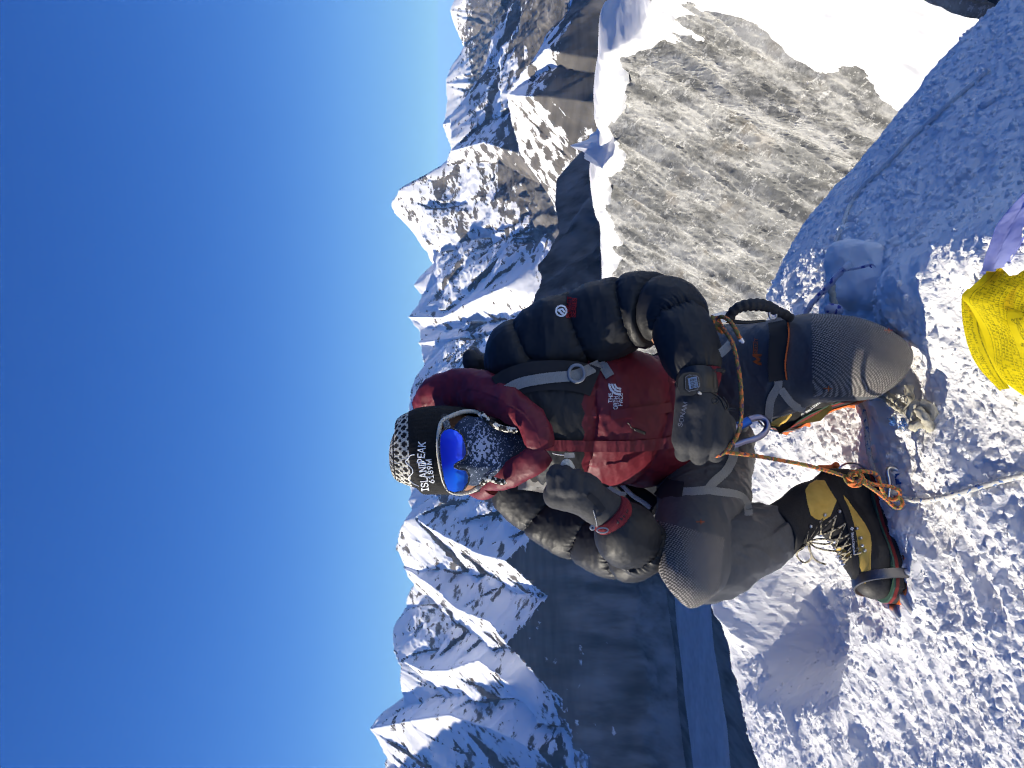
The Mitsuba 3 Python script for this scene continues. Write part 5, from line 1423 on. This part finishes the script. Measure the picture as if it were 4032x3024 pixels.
tag('anchor_rope', 'white rope with blue tracer running over the snow past the knee, through the small carabiner', 'rope')
add('anchor_rope__strand', braided(snow_line([(3370, 1575), (3392, 1602), (3408, 1660), (3416, 1740), (3428, 1810), (3446, 1860), (3476, 1900), (3515, 1940), (3552, 1962)], 0.016), 0.0058, 330), 'white_rope', smooth=True)
add('anchor_rope__strand', braided(snow_line([(3540, 1958), (3575, 1968), (3640, 1970), (3720, 1958), (3800, 1935), (3900, 1905), (4040, 1868)], 0.012), 0.0052, 330), 'white_rope', smooth=True)
tag('anchor_knot', 'frayed greyish knotted rope end with blue strands, standing in snow beside the kneeling knee', 'knotted rope')
q = snow_line([(3440, 1548), (3470, 1560), (3510, 1590), (3550, 1615), (3585, 1632)], 0.018, 60)
add('anchor_knot__strand', braided(q, 0.0068, 330, amp=0.2), 'old_rope', smooth=True)
q = snow_line([(3452, 1530), (3490, 1552), (3530, 1580), (3570, 1612)], 0.022, 60)
add('anchor_knot__strand', braided(q, 0.0066, 330, amp=0.2), 'old_rope', smooth=True)
kc = on_snow(3628, 1642, 0.02)
g = np.random.default_rng(5)
tt = np.linspace(0, 4 * math.pi, 170)
kp = kc + 0.019 * np.stack([np.cos(tt) * (1 + 0.35 * np.cos(1.5 * tt)), np.sin(tt) * (1 + 0.35 * np.cos(1.5 * tt)), 0.7 * np.sin(1.5 * tt)], -1)
add('anchor_knot__knot', braided(kp, 0.0088, 330, amp=0.22), 'old_rope', smooth=True)
up0, up1 = on_snow(3600, 1618, 0.012), at(3578, 1518, (on_snow(3600, 1618) - EYE) @ FWD - 0.015)
add('anchor_knot__end', braided(spline(np.array([up0, (up0 + up1) / 2 + [0.004, 0, 0.004], up1]), 50), 0.0085, 330, amp=0.22), 'old_rope', smooth=True)
for (x, y) in ((3512, 1655), (3555, 1668), (3606, 1680)):
    c = on_snow(x, y, 0.012)
    add('anchor_knot__blue_strand', trimesh.util.concatenate([rod(spline(c + 0.006 * g.normal(size=(4, 3)) * [1, 1, 0.5], 14), 0.0010, 5) for _ in range(8)]), 'blue_anodised_fibre', smooth=True)
principled('blue_anodised_fibre', (0.10, 0.24, 0.55), 0.8, 0.2)
w = np.array([at(3590, 1565, 1.56), at(3560, 1560, 1.545), at(3525, 1580, 1.545), at(3530, 1605, 1.565)])
add('anchor_knot__wire', rod(spline(w, 40), 0.0011, 6), 'dark_steel', smooth=True)

tag('slope_rope', 'pale grey rope running down the shaded snow slope at the right', 'rope')
q = snow_line([(3300, 1010), (3288, 980), (3310, 900), (3343, 812), (3410, 722), (3492, 646), (3570, 560), (3649, 489), (3740, 405), (3848, 315), (3900, 270)], 0.008, 260, 13)
add('slope_rope__strand', braided(q, 0.0054, 300), 'pale_rope', smooth=True)
tag('violet_rope_end', 'white and violet rope tail with whipped end rising beside the kneeling thigh', 'rope')
q = spline(at([3172, 3190, 3225, 3270, 3315, 3350], [1240, 1205, 1165, 1118, 1068, 1038], [1.80, 1.79, 1.78, 1.76, 1.745, 1.735]), 80)
add('violet_rope_end__strand', braided(q, 0.0062, 240, amp=0.2), 'violet_rope', smooth=True)
add('violet_rope_end__whipping', rod(spline(at([3326, 3352], [1058, 1035], [1.738, 1.732]), 20), 0.0078, 12), 'white_thread', smooth=True)
q = spline(at([3318, 3370, 3410, 3438, 3445], [1066, 1058, 1048, 1045, 1052], [1.742, 1.732, 1.728, 1.728, 1.728]), 50)
add('violet_rope_end__fray', trimesh.util.concatenate([rod(q + [0, 0, 0.003 * k] + 0.002 * g.normal(size=(1, 3)), 0.0014, 5) for k in range(3)]), 'violet_rope', smooth=True)
tag('ice_screw', 'rope stub and violet banded ice anchor at the edge of the ice block', 'anchor')
add('ice_screw__stem', braided(spline(at([3275, 3278, 3290], [1120, 1165, 1210], [1.80, 1.79, 1.78]), 40), 0.0075, 300, amp=0.2), 'old_rope', smooth=True)
add('ice_screw__head', capsules([(at(3270, 1218, 1.775), at(3296, 1222, 1.775), 0.014, 0.014)], h=0.002, k=0.002), 'violet_rope', smooth=True)

tag('rope_ascender', 'black rubber handled rope ascender hanging at the climber\'s left hip', 'ascender')
hp = spline([(2872, 1252, 1.62), (2892, 1222, 1.61), (2935, 1203, 1.605), (2985, 1200, 1.605), (3030, 1209, 1.61), (3066, 1228, 1.62), (3094, 1240, 1.63), (3110, 1252, 1.64)], 90)
t = np.linspace(0, 1, 90)
add('rope_ascender__grip', rod(at(*hp.T), 0.0100 + 0.003 * np.exp(-((t - 0.45) / 0.25) ** 2) + 0.0009 * np.sin(t * 70), 14), 'rubber', smooth=True)
add('rope_ascender__cam', plate([(2788, 1262), (2800, 1238), (2850, 1226), (2888, 1224), (2890, 1250), (2860, 1268), (2810, 1274)], lambda x, y: 1.625 + 0 * np.asarray(x), 0.006, 8), 'steel', smooth=30)
add('rope_ascender__spine', rod(spline(at([2860, 2910, 2980, 3014], [1262, 1268, 1266, 1262], [1.625, 1.622, 1.62, 1.62]), 40), np.linspace(0.005, 0.0025, 40), 8), 'black_plastic', smooth=True)
add('rope_ascender__shackle', ring_of([(3034, 1222, 1.612), (3050, 1226, 1.612), (3052, 1250, 1.615), (3036, 1252, 1.615)], 0.003, 40), 'steel', smooth=True)

# ------------------------------------------------------------------ ice block and the loose snow
blk = capsules([(at(3310, 1010, 1.93), at(3425, 1005, 1.87), 0.032, 0.030), (at(3300, 1060, 1.93), at(3310, 1170, 1.90), 0.022, 0.026), (at(3360, 1050, 1.91), at(3450, 1120, 1.85), 0.045, 0.05), (at(3370, 1150, 1.89), at(3490, 1160, 1.82), 0.045, 0.05), (at(3450, 1050, 1.87), at(3560, 1100, 1.77), 0.03, 0.035)], h=0.006, k=0.03)
blk.vertices += blk.vertex_normals * (0.034 * (noise2(blk.vertices, 11, 4, 231) - 0.5) + 0.010 * (ridged(blk.vertices * 22, 4, 232) - 0.6))[:, None]
add('ice_block', blk, 'snow_mat', smooth=True, label='knob of wind packed ice on the slope edge behind the kneeling leg', cat='ice')
crumbs = []
g = np.random.default_rng(77)
ico = trimesh.creation.icosphere(subdivisions=0, radius=1.0)


def crumb(c, r):
    v = ico.vertices * (1 + 0.35 * (g.random((len(ico.vertices), 1)) - 0.5)) * r * g.uniform(0.7, 1.3, 3)
    a, b = g.uniform(0, 6.28, 2)
    Rm = trimesh.transformations.euler_matrix(a, b, a * 1.7)[:3, :3]
    return v @ Rm + c


for n, lo_, hi_, box in ((2200, 0.002, 0.010, (0.3, 1.2, 1.2, 2.1)), (3200, 0.002, 0.009, (-1.35, 0.35, 1.02, 2.4))):
    for _ in range(n):
        x, y = g.uniform(box[0], box[1]), g.uniform(box[2], box[3])
        r = lo_ + (hi_ - lo_) * g.random() ** 3.5
        crumbs.append(crumb(np.array([x, y, ground(x, y) + 0.35 * r]), r))
nf, nv = len(ico.faces), len(ico.vertices)
add('snow_crumbs', trimesh.Trimesh(np.vstack(crumbs), np.vstack([ico.faces + i * nv for i in range(len(crumbs))]), process=False), 'snow_mat', smooth=False, kind='stuff', label='loose crumbs of ice scattered over the summit snow', cat='ice crumbs')


# ------------------------------------------------------------------ prayer flags
def flag_print(p, n, uv):
    """Woodblock print: lines of script, a border and a horse in a frame, on thin yellow cloth."""
    u, v = uv.x, uv.y
    line = v * 24.0
    iv = dr.floor(line)
    fv = line - iv
    ch = u * 64.0
    iu = dr.floor(ch)
    fu = ch - iu
    r1, r2, r3 = mikit.cell_rand(iu, iv, 1), mikit.cell_rand(iu, iv, 2), mikit.cell_rand(iu, iv, 3)
    bar = (fv > 0.62) & (fv < 0.74) & (fu < 0.88)
    stem = (dr.abs(fu - 0.25 - 0.4 * r1) < 0.10) & (fv < 0.70) & (fv > 0.15 + 0.25 * r2)
    hook = (dr.abs(dr.sqrt(dr.square(fu - 0.5) + dr.square((fv - 0.35) * 0.8)) - 0.22) < 0.07) & (r3 > 0.35)
    vow = (dr.abs(fv - 0.86 - 0.2 * (fu - 0.5)) < 0.06) & (r2 > 0.6)
    ink = dr.select((bar | stem | hook | vow) & (r1 < 0.93), 1.0, 0.0)
    block = (u > 0.05) & (u < 0.96) & (v > 0.10) & (v < 0.92)
    frame = (u > 0.40) & (u < 0.66) & (v > 0.40) & (v < 0.66)
    edge = (((dr.abs(u - 0.40) < 0.003) | (dr.abs(u - 0.66) < 0.003)) & (v > 0.40) & (v < 0.66)) | (((dr.abs(v - 0.40) < 0.003) | (dr.abs(v - 0.66) < 0.003)) & (u > 0.40) & (u < 0.66))
    border = ((dr.abs(u - 0.03) < 0.003) | (dr.abs(v - 0.075) < 0.004)) & (u > 0.03) & (v > 0.07)
    hu, hv = (u - 0.53) / 0.10, (v - 0.53) / 0.10
    horse = (dr.square(hu / 0.75) + dr.square(hv / 0.32) < 1) | ((dr.abs(hu - 0.70 - 0.25 * hv) < 0.16) & (hv > 0) & (hv < 0.75)) | ((dr.abs(dr.abs(hu) - 0.5 + 0.12 * hv) < 0.09) & (hv < 0) & (hv > -0.85)) | ((dr.abs(hu + 0.80 + 0.3 * hv) < 0.08) & (dr.abs(hv) < 0.5))
    sketch = dr.select(horse & (F(u * 160, v * 160) > 0.45), 1.0, 0.0)
    mark = dr.select(frame, sketch, dr.select(block, ink, 0.0))
    mark = dr.maximum(mark, dr.select(edge | border, 1.0, 0.0))
    worn = mikit.smoothstep(0.25, 0.55, F(u * 40, v * 40, octaves=3))
    cloth = mikit.mix(mikit.mix((0.80, 0.66, 0.012), (0.86, 0.74, 0.03), F(u * 8, v * 8)), (0.66, 0.44, 0.02), mikit.smoothstep(0.55, 0.7, F(u * 5 + 3, v * 5, octaves=3)) * 0.6)
    return mikit.mix(cloth, (0.12, 0.11, 0.02), mark * (0.30 + 0.40 * worn))


scene['yellow_cloth'] = {'type': 'principledthin', 'base_color': mikit.proc(flag_print), 'roughness': 0.7, 'diff_trans': 1.1, 'spec_trans': 0.0, 'sheen': 0.3}
scene['violet_cloth'] = {'type': 'principledthin', 'base_color': mikit.proc(lambda p, n, uv: mikit.mix((0.28, 0.33, 0.72), (0.46, 0.50, 0.82), F(p.x * 40, p.y * 40, p.z * 40))), 'roughness': 0.6, 'diff_trans': 0.8, 'spec_trans': 0.0}


def draped(rows, nu, nv, folds=None):
    """Cloth through a coarse net of points (rows of x, y, depth)."""
    C = np.array([[at(*q) for q in r] for r in rows])
    a, b = np.linspace(0, 1, C.shape[0]), np.linspace(0, 1, C.shape[1])
    ka, kb = min(3, C.shape[0] - 1), min(3, C.shape[1] - 1)
    uu, vv = np.linspace(0, 1, nu), np.linspace(0, 1, nv)
    G = np.stack([RectBivariateSpline(a, b, C[..., k], kx=ka, ky=kb)(uu, vv) for k in range(3)], -1)
    U, V = np.meshgrid(uu, vv, indexing='ij')
    if folds is not None:
        n = np.cross(np.gradient(G, axis=0), np.gradient(G, axis=1))
        G = G + unit(n) * folds(U, V)[..., None]
    return sheet(G), np.stack([U.ravel(), V.ravel()], -1)


fl_rows = [[(4040, 930, 1.235), (4110, 960, 1.20), (4190, 1000, 1.16), (4280, 1040, 1.13)], [(3958, 993, 1.265), (4050, 1050, 1.215), (4150, 1090, 1.17), (4260, 1120, 1.13)], [(3875, 1068, 1.295), (3985, 1120, 1.235), (4110, 1160, 1.175), (4240, 1200, 1.13)],
           [(3806, 1152, 1.318), (3940, 1190, 1.25), (4080, 1230, 1.185), (4230, 1270, 1.13)], [(3822, 1200, 1.315), (3950, 1260, 1.25), (4090, 1310, 1.18), (4240, 1350, 1.13)], [(3868, 1330, 1.305), (3985, 1370, 1.245), (4110, 1420, 1.18), (4250, 1440, 1.13)],
           [(3905, 1430, 1.295), (4010, 1465, 1.24), (4130, 1500, 1.18), (4260, 1520, 1.13)], [(3990, 1530, 1.265), (4060, 1560, 1.225), (4150, 1580, 1.18), (4270, 1590, 1.13)], [(4060, 1600, 1.235), (4110, 1620, 1.20), (4180, 1630, 1.17), (4280, 1640, 1.13)]]
wave = lambda U, V: 0.006 * np.sin(U * 17 + 5 * V) * np.sin(V * 6 + 1) + 0.008 * (ridged(np.stack([U * 5, V * 3, 0 * U], -1), 3, 241) - 0.6)
tag('yellow_prayer_flag', 'bright yellow prayer flag printed with script and a framed horse, draped over near snow', 'prayer flag')
m, uv = draped(fl_rows, 150, 90, wave)
add('yellow_prayer_flag__cloth', m, 'yellow_cloth', smooth=True, uv=uv)
under = [[(3812, 1135, 1.345), (3790, 1158, 1.345), (3798, 1150, 1.350)], [(3860, 1230, 1.335), (3792, 1215, 1.345), (3800, 1240, 1.352)], [(3880, 1330, 1.325), (3806, 1310, 1.345), (3815, 1345, 1.352)], [(3920, 1420, 1.31), (3840, 1410, 1.335), (3850, 1430, 1.345)], [(3948, 1480, 1.30), (3890, 1482, 1.32), (3898, 1492, 1.328)], [(3978, 1530, 1.28), (3938, 1535, 1.30), (3945, 1540, 1.305)]]
m, uv = draped(under, 110, 40)
add('yellow_prayer_flag__folded_edge', m, 'yellow_cloth', smooth=True, uv=np.stack([0.1 + uv[:, 0] * 0.8, 0.05 + uv[:, 1] * 0.25], -1))
tag('violet_prayer_flag', 'pale violet blue prayer flag bunched on the snow behind the yellow one', 'prayer flag')
vi = [[(3862, 1078, 1.285), (3900, 1066, 1.262), (3960, 1050, 1.235)], [(3872, 1010, 1.29), (3925, 1000, 1.255), (4000, 985, 1.215)], [(3895, 930, 1.285), (3960, 930, 1.245), (4050, 915, 1.20)], [(3930, 870, 1.275), (4000, 860, 1.235), (4100, 845, 1.19)], [(3985, 815, 1.26), (4070, 790, 1.215), (4160, 780, 1.17)], [(4050, 750, 1.24), (4130, 730, 1.20), (4220, 720, 1.16)]]
m, uv = draped(vi, 110, 60, lambda U, V: 0.007 * np.sin(V * 15 + U * 3) + 0.006 * (ridged(np.stack([U * 3, V * 6, 0 * U], -1), 3, 243) - 0.6))
add('violet_prayer_flag__cloth', m, 'violet_cloth', smooth=True)
